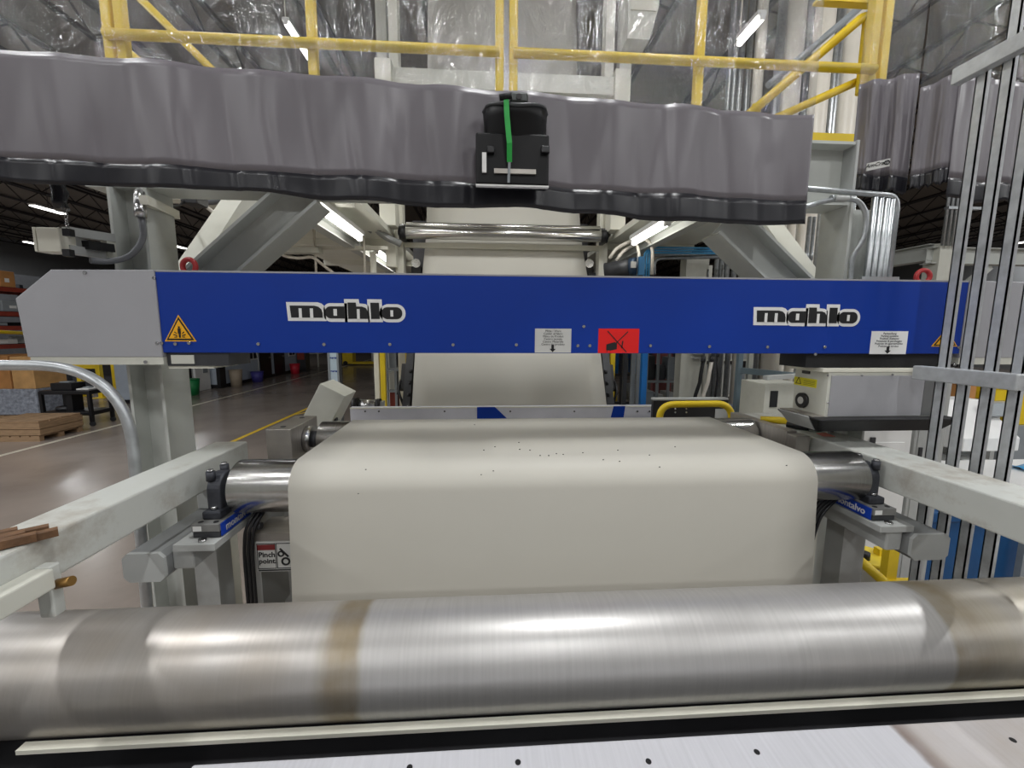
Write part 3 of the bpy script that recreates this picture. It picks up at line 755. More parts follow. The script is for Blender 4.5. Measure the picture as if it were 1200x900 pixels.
# stair rails behind
t = thing('stair_rail', 'yellow sloping stair rails behind the platform railing on the aisle side', 'stair rail', (-1.9, 3.1, 3.56))
for a0, a1 in (((158, -8), (255, 88)), ((128, 42), (175, 82))):
    p = P(*a0, Y=3.1); q = P(*a1, Y=3.1); d = q - p; q = p + d * 1.3
    MB().tube([p, q], .024, 12).build('rail', YEL, t)
t = thing('stair_rail', 'yellow stair handrail with rounded corner beside the white pipes', 'stair rail', (2.3, 3.2, 3.4))
YS = 3.0
p1 = [P(952, 72, Y=YS), P(1016, 16, Y=YS), P(1021, 30, Y=YS), P(1012, 100, Y=YS)]
MB().tube(arcpts([P(800, 200, Y=YS), P(1018, 14, Y=YS), P(1008, 110, Y=YS)], .09), .03, 14).build('handrail', YEL, t)
MB().tube([P(820, 178, Y=YS + .05), P(1013, 92, Y=YS + .05)], .027, 12).build('lower_rail', YEL, t)
MB().tube([P(886, 122, Y=YS + .05), P(886, 150, Y=YS + .05)], .027, 12).build('baluster', YEL, t)
a = P(960, -4, Y=YS); b = P(1035, 4, Y=YS)
box((a.x, YS, b.z), (b.x, YS + .06, a.z)).build('top_bar', YEL, t)
a = P(1022, 80, Y=2.75); b = P(1035, 80, Y=2.75)
box((a.x, 2.75, 3.56), (b.x + .02, 2.83, 5.2)).build('corner_post', YEL, t)
# grey pipe rail behind
tag(MB().tube([P(900, 100, Y=3.3), P(1012, 5, Y=3.3)], .025, 10).build('pipe_rail', GREYBIN), 'plain grey sloping pipe rail behind the yellow stair handrail', 'rail')
# white vertical pipes beyond the railing
for px, r, y_ in ((962, .085, 4.2), (979, .045, 4.2), (996, .09, 4.2), (1008, .03, 4.55), (1013, .045, 4.2), (928, .10, 4.8), (912, .045, 4.8), (945, .03, 4.8), (889, .055, 4.8), (877, .03, 4.8), (868, .03, 4.8), (861, .027, 4.8), (855, .025, 4.8)):
    c = P(px, 80, Y=y_)
    tag(MB().cyl((c.x, y_, 0), (c.x, y_, 7.4), r, 16).build('riser_pipe', PVCW if r > .05 else GALV),
        'thick off-white riser pipe rising beside the platform' if r > .05 else 'slim riser pipe rising beside the platform', 'pipe', 'thick riser pipes' if r > .05 else 'slim riser pipes')
# fluorescent fixtures under the deck and above the platform
def fluoro(p, q, label, r=.022):
    p, q = Vector(p), Vector(q)
    t = thing('fluorescent_light', label, 'light fixture', (p + q) / 2)
    MB().cyl(p, q, r, 12).build('tube', TUBEL, t)
    MB().bar(p + Vector((0, 0, .05)), q + Vector((0, 0, .05)), .09, .04).build('housing', WHITE, t)
    for e in (p, q): MB().bar(e + Vector((0, 0, -.02)), e + Vector((0, 0, .06)), .05, .03, up=(0, 1, 0)).build('end_cap', WHITE, t)
    return t
def hang(t, p, q):
    for e in (p, q): MB().cyl((e[0], e[1], e[2] + .06), (e[0], e[1], 8.25), .008, 6).build('hanger_rod', PVCW, t)
a = P(364, 238, Z=3.36); b = P(420, 280, Z=3.36); fluoro(a, (a.x, b.y, 3.36), 'lit fluorescent tube under the platform near the tower on the aisle side')
a = P(441, 296, Z=3.36); fluoro(a, (a.x, a.y + 1.4, 3.36), 'lit fluorescent tube farther back under the platform')
a = P(782, 262, Z=3.36); fluoro(a, (a.x, P(741, 285, Z=3.36).y, 3.36), 'lit fluorescent tube under the platform on the motor side')
a = P(335, 27, Y=6.0); b = Vector((a.x, 7.0, a.z)); t = fluoro(a, b, 'lit tube seen through the clear curtain on the aisle side', .03); hang(t, a, b)  # real lamp, its glowing tube lengthened to stand for a reflected glare too
a = P(893, 21, Y=4.3); b = Vector((a.x, 4.66, a.z)); t = fluoro(a, b, 'lit tube seen through the clear curtain by the riser pipes', .03); hang(t, a, b)

# ------------------------------------------------------------------ vinyl curtains
def clear_vinyl():
    m = bpy.data.materials.new('clear_vinyl'); m.use_nodes = True; nt = m.node_tree; N = nt.nodes; L = nt.links; N.clear()
    out = N.new('ShaderNodeOutputMaterial')
    tc = N.new('ShaderNodeTexCoord'); mp = N.new('ShaderNodeMapping'); mp.inputs['Scale'].default_value = (5, 5, 1.6); L.new(tc.outputs['Object'], mp.inputs[0])
    nz = N.new('ShaderNodeTexNoise'); nz.inputs['Scale'].default_value = 1.5; nz.inputs['Detail'].default_value = 5; nz.inputs['Roughness'].default_value = .5; nz.inputs['Distortion'].default_value = .8
    L.new(mp.outputs[0], nz.inputs['Vector'])
    bp = N.new('ShaderNodeBump'); bp.inputs['Strength'].default_value = 1.0; bp.inputs['Distance'].default_value = .22; L.new(nz.outputs['Fac'], bp.inputs['Height'])
    tr = N.new('ShaderNodeBsdfTransparent'); tr.inputs[0].default_value = (.9, .91, .93, 1)
    gl = N.new('ShaderNodeBsdfGlossy'); gl.inputs['Roughness'].default_value = .13; gl.inputs[0].default_value = (1, 1, 1, 1); L.new(bp.outputs[0], gl.inputs['Normal'])
    df = N.new('ShaderNodeBsdfTranslucent'); df.inputs[0].default_value = (.62, .68, .8, 1)
    fr = N.new('ShaderNodeLayerWeight'); fr.inputs['Blend'].default_value = .5
    pw = N.new('ShaderNodeMath'); pw.operation = 'POWER'; pw.inputs[1].default_value = 4; L.new(fr.outputs['Facing'], pw.inputs[0])
    mr = N.new('ShaderNodeMapRange'); mr.inputs['To Min'].default_value = .10; mr.inputs['To Max'].default_value = .8; L.new(pw.outputs[0], mr.inputs['Value'])
    m1 = N.new('ShaderNodeMixShader'); m1.inputs[0].default_value = .14; L.new(tr.outputs[0], m1.inputs[1]); L.new(df.outputs[0], m1.inputs[2])
    m2 = N.new('ShaderNodeMixShader'); L.new(mr.outputs[0], m2.inputs[0]); L.new(m1.outputs[0], m2.inputs[1]); L.new(gl.outputs[0], m2.inputs[2])
    L.new(m2.outputs[0], out.inputs[0]); return m
VINYL = clear_vinyl()
GREYV = M('grey_vinyl', (110, 106, 111), .33, var=.06, scale=3, bump=.6, bscale=1.3, stretch=(2.6, 2.6, .9), bdist=.09, bdet=1.5)
HEMV = M('black_vinyl', (26, 26, 32), .32, var=.15, scale=4, bump=.6, bscale=2.5, stretch=(2, 2, 1), bdist=.06, bdet=1.5)
def curtain(name, label, p0, p1, ztop, zgrey1, zgrey0, zhem, folds, amp, seed, hem=True, nseg=380, slack=0.0):
    """p0,p1: plan points (x,y); the sheet hangs between them in soft folds"""
    p0, p1 = Vector(p0), Vector(p1); d = (p1 - p0); Ln = d.length; d.normalize(); n = Vector((-d.y, d.x))
    r = random.Random(seed); ph = [(r.uniform(.6, 1.5) * folds, r.uniform(0, 6.28), r.uniform(.35, 1)) for _ in range(5)]
    def off(u, z):
        k = .55 + .45 * max(0, min(1, (zgrey1[0] + .4 - z) / .9))
        base = sum(a * math.sin(2 * PI * f * u + q + .35 * math.sin(z * 4 + q)) for f, q, a in ph) / 2.2
        fine = 0.0
        for f, q, a in ph:      # narrow soft creases, leaning and fading along their height
            s_ = math.sin(2 * PI * f * 2.3 * u + q * 3 + .9 * math.sin(z * 7 + q * 2)); fine += a * max(0, s_) ** 4 * (.5 + .5 * math.sin(z * 9 + q * 5))
        return amp * k * (base + .22 * fine)
    t = thing(name, label, 'curtain', ((p0.x + p1.x) / 2, (p0.y + p1.y) / 2, zhem[0]))
    def lerp(v, u): return v[0] + (v[1] - v[0]) * u if isinstance(v, tuple) else v
    def sheet(za, zb, nz, mat, nm, extra=0, waves=0):
        rows = []
        for j in range(nz + 1):
            row = []
            for i in range(nseg + 1):
                u = i / nseg; a = lerp(za, u); b = lerp(zb, u)
                if waves: a += waves * math.sin(u * 23 + seed) * .5 + waves * math.sin(u * 57 + 1) * .3
                z = a + (b - a) * j / nz
                o = off(u, z) + extra; q = p0 + d * (Ln * u) + n * o
                row.append((q.x, q.y, z))
            rows.append(row)
        return MB().grid(rows).build(nm, mat, t, solid=0 if mat is VINYL else .0012)
    sheet(zgrey1, ztop, 22, VINYL, 'clear_sheet')
    sheet(zgrey0, zgrey1, 14, GREYV, 'grey_band')
    if hem: sheet(zhem, zgrey0, 5, HEMV, 'black_hem', 0, .012)
    return t
CURT = curtain('vinyl_curtain', 'wide vinyl curtain with grey band and black hem hanging above the blue beam', (-2.3, 1.254), (1.213, 1.60), 4.7, (3.252, 3.292), (2.975, 2.99), (2.928, 2.895), 9, .022, 4)
tag(MB().cyl((-2.4, 1.245, 4.72), (1.4, 1.62, 4.72), .02, 12).build('curtain_rod', GALV), 'galvanised rod carrying the wide vinyl curtain', 'rod')
# curtains on the fence side
YA0, YA1 = 2.22, 2.04
a = P(1004, 120, Y=YA0); b = P(1074, 120, Y=YA1)
zt0 = P(1012, 98, Y=YA0).z; zt1 = P(1072, 84, Y=YA1).z; zb0 = P(1002, 204, Y=YA0).z; zb1 = P(1056, 207, Y=YA1).z; zh0 = P(1000, 224, Y=YA0).z; zh1 = P(1052, 226, Y=YA1).z
c2 = curtain('vinyl_curtain', 'narrow folded vinyl curtain with white maker label beside the yellow post', (a.x, a.y), (b.x, b.y), 4.6, (zt0, zt1), (zb0, zb1), (zh0, zh1), 1.6, .022, 9, nseg=90)
YL = 2.085
a2 = P(1016, 196, Y=YL); b2 = P(1043, 190, Y=YL - .045); hL = .036
lp = MB().prism([(a2.x, YL, a2.z - hL / 2), (b2.x, YL - .045, b2.z - hL / 2), (b2.x, YL - .045, b2.z + hL / 2), (a2.x, YL, a2.z + hL / 2)], (0, .004, 0)).build('maker_label', LABELG, c2)
dl = (b2 - a2)
text_mb(['AmCraft'], .024, a2 + dl * .40 + Vector((0, -.001, -.004)), dl, (0, 0, 1), INK, 'label_text', lp, shear=.3, bold=.0003)
MB().ring(a2 + dl * .86 + Vector((0, -.001, .002)), (dl.y, -dl.x, 0), .0095, .0022, 14, 6).build('round_mark', INK, lp)
a = P(1077, 120, Y=2.02); b = P(1118, 120, Y=1.90); 
zt0 = P(1077, 103, Y=2.02).z; zt1 = P(1118, 84, Y=1.90).z
curtain('vinyl_curtain', 'vinyl curtain panel turning the corner behind the bar fence', (a.x, a.y), (b.x + .02, b.y), 4.6, (zt0, zt1), (P(1070, 207, Y=2.02).z, P(1112, 195, Y=1.9).z), (P(1066, 222, Y=2.02).z, P(1112, 214, Y=1.9).z), 1.0, .02, 5, nseg=60)
c = P(1300, 120, Y=2.1)
curtain('vinyl_curtain', 'wide grey vinyl curtain panel running on behind the bar fence', (b.x + .02, b.y), (c.x, c.y), 4.6, (zt1 - .0, zt1 + .02), (P(1112, 208, Y=1.9).z, P(1112, 206, Y=1.9).z), (P(1112, 232, Y=1.9).z, P(1112, 230, Y=1.9).z), 3, .02, 6, nseg=120)

# ------------------------------------------------------------------ black document holder on the curtain
HYf, HYb = 1.37, 1.455
t = thing('document_holder', 'black plastic holder with green strap hung in front of the grey curtain', 'holder', (.02, 1.42, 2.93))
a = P(558, 220, Y=HYb - .02); b = P(642, 163, Y=HYb - .02)
HP = M('holder_black', (13, 13, 15), .5, var=.2, scale=8, spec=.3)
box((a.x, 1.40, a.z), (b.x, HYb, b.z)).build('back_tray', HP, t, bevel=.006)
box((a.x, 1.398, a.z - .005), (b.x, 1.415, a.z)).build('white_edge', LABELW, t)
w0 = P(567, 162, Y=HYf); w1 = P(645, 121, Y=HYf)
# pocket: a curved open-topped shell
rows = []; n = 18
for j in range(6):
    z = w0.z - .02 + (w1.z - w0.z + .02) * j / 5; k = j / 5
    row = []
    for i in range(n + 1):
        u = i / n; x = (w0.x + .012 * (1 - k)) + ((w1.x - w0.x) - .024 * (1 - k)) * u
        y = HYb - (.035 + .05 * k) * (math.sin(PI * u) ** .45)
        row.append((x, y, z + (.008 * math.cos(2 * PI * u) if j == 5 else 0)))
    rows.append(row)
MB().grid(rows).build('pocket', HP, t, solid=.006)
box((w0.x, HYb - .008, w0.z - .05), (w1.x, HYb, w1.z + .012)).build('pocket_back', HP, t, bevel=.003)
rim = [(p[0], p[1], p[2]) for p in rows[-1]]
MB().tube(rim, .006, 8).build('rim', M('holder_rim', (58, 60, 62), .35), t)
z1 = P(600, 165, Y=HYf).z
for (q0, q1) in ((571, 579), (634, 644)):
    a1 = P(q0, 180, Y=1.395); b1 = P(q1, 172, Y=1.395); box((a1.x, 1.385, a1.z), (b1.x, 1.41, b1.z)).build('corner_block', BLACK, t, bevel=.003)
a1 = P(579, 203, Y=1.395); b1 = P(628, 199, Y=1.395); box((a1.x, 1.392, a1.z), (b1.x, 1.402, b1.z)).build('metal_strip', STEELD, t)
a1 = P(565, 202, Y=1.395); b1 = P(570, 179, Y=1.395); box((a1.x, 1.392, a1.z), (b1.x, 1.402, b1.z)).build('paper_slip', LABELW, t)
a1 = P(597, 121, Y=1.38); b1 = P(619, 108, Y=1.38); dv = box((a1.x, 1.375, a1.z), (b1.x, 1.41, b1.z)).build('handset', M('handset', (44, 50, 48), .4), t, bevel=.008)
MB().cyl(((a1.x + b1.x) / 2, 1.372, (a1.z + b1.z) / 2), ((a1.x + b1.x) / 2, 1.376, (a1.z + b1.z) / 2), .009, 12).build('handset_button', INK, dv)
pts = [P(593, 112, Y=1.362), P(594, 135, Y=1.362), P(597, 168, Y=1.366), P(597, 190, Y=1.385), P(596, 214, Y=1.388)]
st = MB()
for p, q in zip(pts[:-2], pts[1:-1]): st.bar(p, q, .004, .016, up=(1, 0, 0)) if False else st.bar(p, q, .016, .003, up=(0, -1, 0))
st.build('green_strap', GREEN, t)
MB().bar(pts[-2], pts[-1], .008, .003, up=(0, -1, 0)).build('strap_tail', GREYBIN, t)
MB().cyl(pts[0] - Vector((.02, 0, .006)), pts[0] + Vector((.016, 0, 0)), .009, 10).build('strap_buckle', HP, t)

# ------------------------------------------------------------------ bar fence of galvanised strut
FX = 1.72
t = thing('bar_fence', 'galvanised strut bar fence with flat cross bar beside the dusty rail', 'fence', (FX, 1.2, 0))
ys = [1.475, 1.40, 1.325, 1.25]
sc = None
for i, y in enumerate(ys):
    x0, x1, h_ = FX, FX + .016, .0165
    mbx = MB(); zt = 3.43 if i not in (0,) else 3.43
    zt = 4.4 if i in (1, 2, 3, 4) else 3.43
    mbx.box((x0, y - h_, .0), (x0 + .004, y + h_, zt)); mbx.box((x0, y - h_, 0), (x1, y - h_ + .004, zt)); mbx.box((x0, y + h_ - .004, 0), (x1, y + h_, zt))
    mbx.build('bar', FENCE, t)
box((FX - .035, 1.215, 3.385), (FX, 1.545, 3.44)).build('top_rail', FENCE, t, bevel=.003)
box((FX - .04, 1.215, 2.315), (FX, 1.545, 2.368)).build('cross_bar', FENCE, t, bevel=.004)
box((FX - .02, 1.215, 0.25), (FX, 1.545, .31)).build('lower_bar', FENCE, t)

# ------------------------------------------------------------------ bent pipe handrail on the aisle side
zp = P(60, 428, Y=1.5).z
pp = arcpts([P(-160, 428, Y=1.5), P(148, 428, Y=1.5), Vector((P(150, 540, Y=1.5).x, 1.5, 1.2))], .30, 14)
pp = [Vector((p.x, 1.5, min(p.z, zp))) for p in pp]
tag(MB().tube(pp + [Vector((pp[-1].x, 1.5, 0))], .0175, 18).build('bent_handrail', M('conduit_galv', (186, 190, 192), .38, .75, var=.14, scale=22)), 'galvanised bent pipe handrail below the grey scanner housing', 'handrail')

# ------------------------------------------------------------------ switch bracket on the aisle column
t = thing('switch_bracket', 'pale switch box on two strut arms bolted to the aisle column', 'switch bracket', (-1.6, 1.8, 2.72))
c0 = P(52, 296, Y=1.62); c1 = P(75, 268, Y=1.62)
box((c0.x, 1.60, c0.z), (c1.x, 1.66, c1.z)).build('switch_box', CREAMW, t, bevel=.003)
box((c0.x - .012, 1.60, c0.z), (c0.x - .004, 1.66, c1.z)).build('box_cover', CREAMW, t, bevel=.002)
p = P(78, 271, Y=1.63); q = P(131, 279, Y=1.80); MB().bar(p, q, .03, .03).build('strut_arm', GREYP, t)
p = P(78, 292, Y=1.63); q = P(131, 300, Y=1.80); MB().bar(p, q, .03, .03).build('strut_arm', GREYP, t)
p = P(78, 283, Y=1.65); q = P(100, 289, Y=1.70); MB().bar(p, q, .02, .045).build('sensor_block', GREYP, t)
p = P(100, 287, Y=1.68); q = P(131, 291, Y=1.78); MB().bar(p, q, .025, .03).build('sensor_body', BLACK, t)
a = P(128, 303, Y=1.79); b = P(132, 276, Y=1.79); box((a.x, 1.76, a.z), (b.x, 1.80, b.z)).build('mount_plate', CREAM, t)
for py in (272, 296):
    a = P(77, py, Y=1.59); box((a.x - .012, 1.59, a.z - .012), (a.x + .012, 1.61, a.z + .012)).build('clamp', BLACK, t)
# flexible conduit from the switch to the column
tag(MB().tube(arcpts([P(106, 305, Y=1.66), P(125, 307, Y=1.70), P(152, 302, Y=1.74), P(170, 280, Y=1.78), P(165, 252, Y=1.78)], .07), .011, 10).build('flexible_conduit', M('flex_grey', (106, 108, 112), .45)), 'grey flexible conduit looping from the switch box to the column', 'conduit')
t = thing('conduit_fitting', 'galvanised elbow fitting on a strut at the top of the aisle column', 'conduit fitting', P(162, 245, Y=1.76))
MB().tube(arcpts([P(165, 254, Y=1.78), P(162, 228, Y=1.78), P(172, 218, Y=1.9)], .03), .017, 12).build('elbow', STEEL, t)
MB().cyl(P(165, 255, Y=1.78), P(164, 240, Y=1.78), .02, 8).build('lock_nut', STEEL, t)
p = P(168, 234, Y=1.77); q = P(206, 252, Y=2.0); MB().bar(p, q, .03, .034).build('strut', CREAMW, t)
# dark plastic sleeve and chain hanging over the switch box
t = thing('hanging_sleeve', 'shiny black plastic sleeve and chain hanging above the switch box', 'sleeve', P(70, 250, Y=1.6))
SL = M('sleeve_black', (26, 26, 30), .15, var=.3, scale=10, bump=.5, bscale=18)
p = P(64, 185, Y=1.6); q = P(72, 246, Y=1.6)
MB().tube([p + (q - p) * k / 6 + Vector((.004 * (-1) ** k, 0, 0)) for k in range(7)], [.022, .02, .023, .02, .022, .019, .02], 14).build('sleeve', SL, t)
ln = MB()
for k in range(6):
    z = q.z + .01 - k * .0115
    ln.ring((q.x + .012, 1.6, z - .01), (1, .2, 0) if k % 2 else (0, 1, 0), .0055, .0016, 10, 5)
ln.build('chain', STEEL, t)

# ------------------------------------------------------------------ conduits at the fence side column
z4 = P(1044, 234, Y=1.78).z
for k, px in enumerate((1018, 1025, 1032, 1038, 1044)):
    c = P(px, 300, Y=1.78); yk = 1.78
    pts = arcpts([(c.x, yk, 2.43), (c.x, yk, z4 + .015), (1.20, yk + .005, z4 + .045)], .05) if k == 4 else [(c.x, yk, 2.43), (c.x, yk, z4 - .001 + .002 * (4 - k))]
    tag(MB().tube(pts, .0118, 10).build('conduit', GALV), 'long galvanised conduit bending over toward the curtain beside the column' if k == 4 else 'vertical galvanised conduit in the bundle beside the column', 'conduit', None if k == 4 else 'bundled conduits')
tag(box((P(1008, 328, Y=1.765).x, 1.758, P(1008, 330, Y=1.765).z), (P(1052, 328, Y=1.765).x, 1.769, P(1008, 324, Y=1.765).z)).build('conduit_strap', GALV), 'galvanised strut strap clamping the conduit bundle', 'strap')
tag(MB().tube(arcpts([P(925, 248, Y=1.75), P(975, 233, Y=1.75), P(1005, 233, Y=1.75), P(1016, 250, Y=1.75), P(1013, 280, Y=1.75), P(998, 300, Y=1.772), P(996, 335, Y=1.776), Vector((P(996, 335, Y=1.776).x, 1.776, 2.45))], .06), .0105, 10).build('conduit', GALV), 'single galvanised conduit looping down the face of the column', 'conduit')
t = thing('junction_box', 'grey conduit junction body on the conduit in front of the column', 'junction box', P(982, 233, Y=1.75))
a = P(974, 237, Y=1.76); b = P(991, 231, Y=1.76); box((a.x, 1.732, a.z), (b.x, 1.768, b.z)).build('housing', GREYP, t, bevel=.008)
MB().cyl((a.x - .012, 1.75, (a.z + b.z) / 2), (a.x, 1.75, (a.z + b.z) / 2), .014, 10).build('hub', GALV, t)
# bolted beam end plate and gusset above the column
t = thing('beam_connection', 'grey bolted end plate on the header beam above the conduit column', 'beam connection', (1.66, 1.89, 3.045))
box((1.586, 1.81, 3.045), (1.598, 1.96, 3.31)).build('end_plate', GREYP, t)
for k in range(4):
    for y in (1.84, 1.93): MB().cyl((1.598, y, 3.08 + k * .062), (1.612, y, 3.08 + k * .062), .014, 6).build('bolt', GREYP, t)

# ------------------------------------------------------------------ web tower behind the beam
TOW = CREAMW
for (px0, px1, lab) in ((463, 473, 'cream tower post on the aisle side of the sheet'), (702, 712, 'cream tower post on the motor side of the sheet')):
    a = P(px0, 300, Y=4.85); b = P(px1, 300, Y=4.85)
    t = thing('tower_post', lab, 'post', ((a.x + b.x) / 2, 4.9, 0))
    box((a.x, 4.85, 0), (b.x, 5.0, 8.2)).build('shaft', TOW, t, bevel=.004)
    box((a.x - .006, 4.8, 0), (b.x + .006, 5.05, .02)).build('base_plate', TOW, t)
zr1 = P(590, 266, Y=4.75).z; zr2 = P(590, 275, Y=4.72).z
xa = P(475, 272, Y=4.72).x; xb = P(705, 272, Y=4.72).x
roller('tower_roller', 'slim upper steel roller across the tower in front of the sheet', (4.80, zr1 + .01), xa, xb, .032)
roller('tower_roller', 'thick steel roller across the tower in front of the sheet', (4.72, zr2), xa, xb, .062)
a = P(473, 286, Y=4.78); b = P(706, 288, Y=4.78)
tag(box((a.x, 4.86, a.z - .02), (b.x, 4.9, a.z + .035)).build('tower_crossbar', TOW), 'cream crossbar just below the tower rollers', 'beam')
for x, lab in ((xa - .03, 'black flange bearing at the aisle end of the tower roller'), (xb + .03, 'black flange bearing at the motor end of the tower roller')):
    t = thing('flange_bearing', lab, 'bearing', (x, 4.72, zr2 - .07))
    MB().cyl((x - .03, 4.72, zr2), (x + .03, 4.72, zr2), .07, 20).build('housing', BLACK, t); MB().cyl((x - .045, 4.72, zr2), (x + .045, 4.72, zr2), .03, 16).build('insert', DARK, t)
    box((x - .02, 4.72, zr2 - .07), (x + .02, 4.86, zr2 + .07)).build('mount', BLACK, t)
# dark back panel behind the web
a = P(478, 330, Y=5.3); b = P(700, 245, Y=5.3)
tag(box((a.x, 5.75, 2.3), (b.x, 5.8, 3.9)).build('back_panel', M('back_panel', (84, 84, 88), .5)), 'dark panel standing behind the sheet in the tower', 'panel')
for px, lab in ((488, 'small black bearing block in the tower on the aisle side'), (690, 'small black bearing block in the tower on the motor side')):
    c = P(px, 316, Y=5.0)
    t = thing('bearing_block', lab, 'bearing', (c.x, 5.0, c.z - .1))
    box((c.x - .06, 5.0, c.z - .12), (c.x + .06, 5.1, c.z + .04)).build('block', BLACK, t, bevel=.01)
    MB().cyl((c.x, 4.98, c.z + .07), (c.x, 5.05, c.z + .07), .05, 16).build('pulley', STEEL, t)
    xp = P(468 if px < 600 else 707, 300, Y=4.85).x; box((xp, 4.97, c.z - .08), (c.x, 5.04, c.z - .04)).build('mount_arm', DARK, t)
# crossbeam and posts seen above through the curtain
a = P(450, 86, Y=4.6); b = P(728, 106, Y=4.6)
t = thing('tower_header', 'cream crossbeam on two posts above the platform behind the clear curtain', 'beam', ((a.x + b.x) / 2, 4.6, 3.56))
za = P(590, 84, Y=4.6).z; zb = P(590, 106, Y=4.6).z
box((a.x, 4.6, zb), (b.x, 4.75, za)).build('beam', CREAM, t, bevel=.004)
for x in (a.x, b.x): box((x - .08, 4.55, 3.56), (x + .08, 4.75, za + .05)).build('post', CREAMW, t, bevel=.004)
for (px0, px1) in ((440, 452), (728, 742)):
    q0 = P(px0, 20, Y=5.2); q1 = P(px1, 20, Y=5.2); box((q0.x, 5.2, 3.56), (q1.x, 5.32, 8.2)).build('upright', CREAM, t)
c = P(735, 45, Y=4.4); d = P(773, -6, Y=4.4)
t = thing('wall_cabinet', 'pale grey control cabinet high on the tower behind the clear curtain', 'cabinet', ((c.x + d.x) / 2, 4.5, c.z))
MB().prism([(c.x, 4.4, c.z), (d.x - .08, 4.4, c.z), (d.x, 4.4, c.z + .3), (d.x, 4.4, d.z), (c.x, 4.4, d.z)], (0, .25, 0)).build('body', CREAM, t)
box((c.x + .02, 4.392, c.z + .25), (d.x - .03, 4.4, d.z)).build('door', CREAMW, t)
box((d.x - .06, 4.38, c.z + .6), (d.x - .045, 4.392, c.z + .7)).build('handle', DARK, t)

# flexible hose by the tower, air hoses and motor
cable('flexible_hose', 'grey corrugated hose curving down beside the tower on the aisle side', [Vector((P(430, 236, Y=4.6).x, 4.6, 3.5)), P(436, 262, Y=4.6), P(448, 276, Y=4.62), P(470, 286, Y=4.66)], .035, M('hose_grey', (150, 152, 150), .5), 'hose')
cable('flexible_hose', 'thin grey hose crossing the corrugated hose beside the tower', [Vector((P(446, 244, Y=4.53).x, 4.53, 3.5)), P(436, 258, Y=4.53), P(445, 274, Y=4.53), P(462, 283, Y=4.56)], .012, M('hose_grey', (150, 152, 150), .5), 'hose')
box_a = P(452, 312, Y=4.7); box_b = P(464, 280, Y=4.7)
tag(box((box_a.x, 4.72, box_a.z), (box_b.x - .01, 4.84, box_b.z)).build('cable_duct', CREAMW), 'cream cable duct mounted beside the aisle tower post', 'duct')
c = P(738, 313, Y=4.3)
t = thing('drive_motor', 'dark blue electric motor with grey rating plate beside the tower', 'motor', (c.x, 4.3, c.z - .1))
MB().cyl((c.x - .22, 4.42, c.z - .03), (c.x + .03, 4.3, c.z), .085, 24).build('barrel', DARK, t)
MB().cyl((c.x - .0, 4.31, c.z), (c.x + .06, 4.28, c.z + .005), .09, 24).build('end_bell', M('motor_blue', (34, 58, 84), .4), t)
box((c.x - .02, 4.20, c.z - .02), (c.x + .03, 4.22, c.z + .04)).build('rating_plate', LABELG, t)
box((c.x + .06, 4.2, c.z - .09), (c.x + .12, 4.36, c.z + .09)).build('junction_box', M('jb_blue', (60, 110, 150), .4), t)
box((c.x - .24, 4.33, c.z - .125), (c.x - .06, 4.86, c.z - .085)).build('mount', GREYP, t)
for k in range(3):
    z = -k * 4
    cable('air_hose', 'light blue air hose running across to the brace', [P(754 + 3 * k, 330, Y=4.4), P(755 + 3 * k, 296, Y=4.4), P(764, 290 + 3 * k, Y=4.4), P(842, 291 + 3 * k, Y=4.3), P(890, 297 + 3 * k, Y=4.3)], .011, SKY, 'hose', 'blue air hoses')
for k, (u, v) in enumerate((((714, 295), (742, 281)), ((722, 298), (758, 279)))):
    cable('flexible_hose', 'white flexible conduit arching over the motor', [P(u[0], u[1] + 8, Y=4.35), P(u[0] + 8, u[1] - 4, Y=4.35), P(v[0], v[1], Y=4.3), P(v[0] + 7, v[1] + 12, Y=4.25), P(v[0] + 6, 322, Y=4.25)], .017, PVCW, 'conduit', 'conduits over the motor')
for k in range(2):
    cable('conduit', 'long galvanised conduit under the blue air hoses', [P(762 + 5 * k, 322, Y=4.5), P(762 + 5 * k, 299 + 4 * k, Y=4.5), P(858, 297 + 4 * k, Y=4.4), P(905, 297 + 4 * k, Y=4.4)], .016, GALV, 'conduit', 'conduits under the air hoses')
# hanging struts and cable tray under the aisle side of the platform
t = thing('cable_tray', 'pale strut cable tray hung on thin rods under the platform', 'cable tray', P(350, 300, Y=4.5))
MB().bar(P(318, 294, Y=4.5), P(376, 294, Y=4.5), .12, .05).build('tray', CREAM, t)
for px in (371, 428): MB().cyl(P(px, 326, Y=4.55), Vector((P(px, 326, Y=4.55).x, 4.55, 3.505)), .012, 8).build('hanger_rod', PVCW, t)
MB().bar(P(340, 291, Y=4.6), P(455, 291, Y=4.6), .06, .035).build('crossbar', CREAMW, t)
cable('conduit', 'white conduit stepping down under the platform', [P(318, 286, Y=4.3), P(330, 300, Y=4.4), P(352, 303, Y=4.5), P(366, 300, Y=4.5), P(380, 312, Y=4.6), P(398, 325, Y=4.6)], .015, PVCW, 'conduit')
cable('conduit', 'white conduit along the cream brace behind the aisle column', [P(228, 232, Y=2.6), P(252, 250, Y=2.6), P(262, 266, Y=2.6), P(282, 276, Y=2.6)], .011, PVCW, 'conduit')
cable('signal_cable', 'black cable drooping past the top of the aisle column', [Vector((-1.36, 1.95, 3.07)), P(186, 228, Y=2.1), P(202, 242, Y=2.2), P(212, 240, Y=2.45), P(216, 234, Y=2.52)], .006, BLACK, 'cable')
cable('flexible_hose', 'dark flexible conduit under the platform behind the brace', [P(228, 234, Y=2.7), P(250, 237, Y=2.7), P(262, 232, Y=2.7), P(275, 222, Y=2.7)], .02, M('flex_grey', (106, 108, 112), .45), 'conduit')
a = P(214, 238, Y=2.5); b = P(230, 226, Y=2.5)
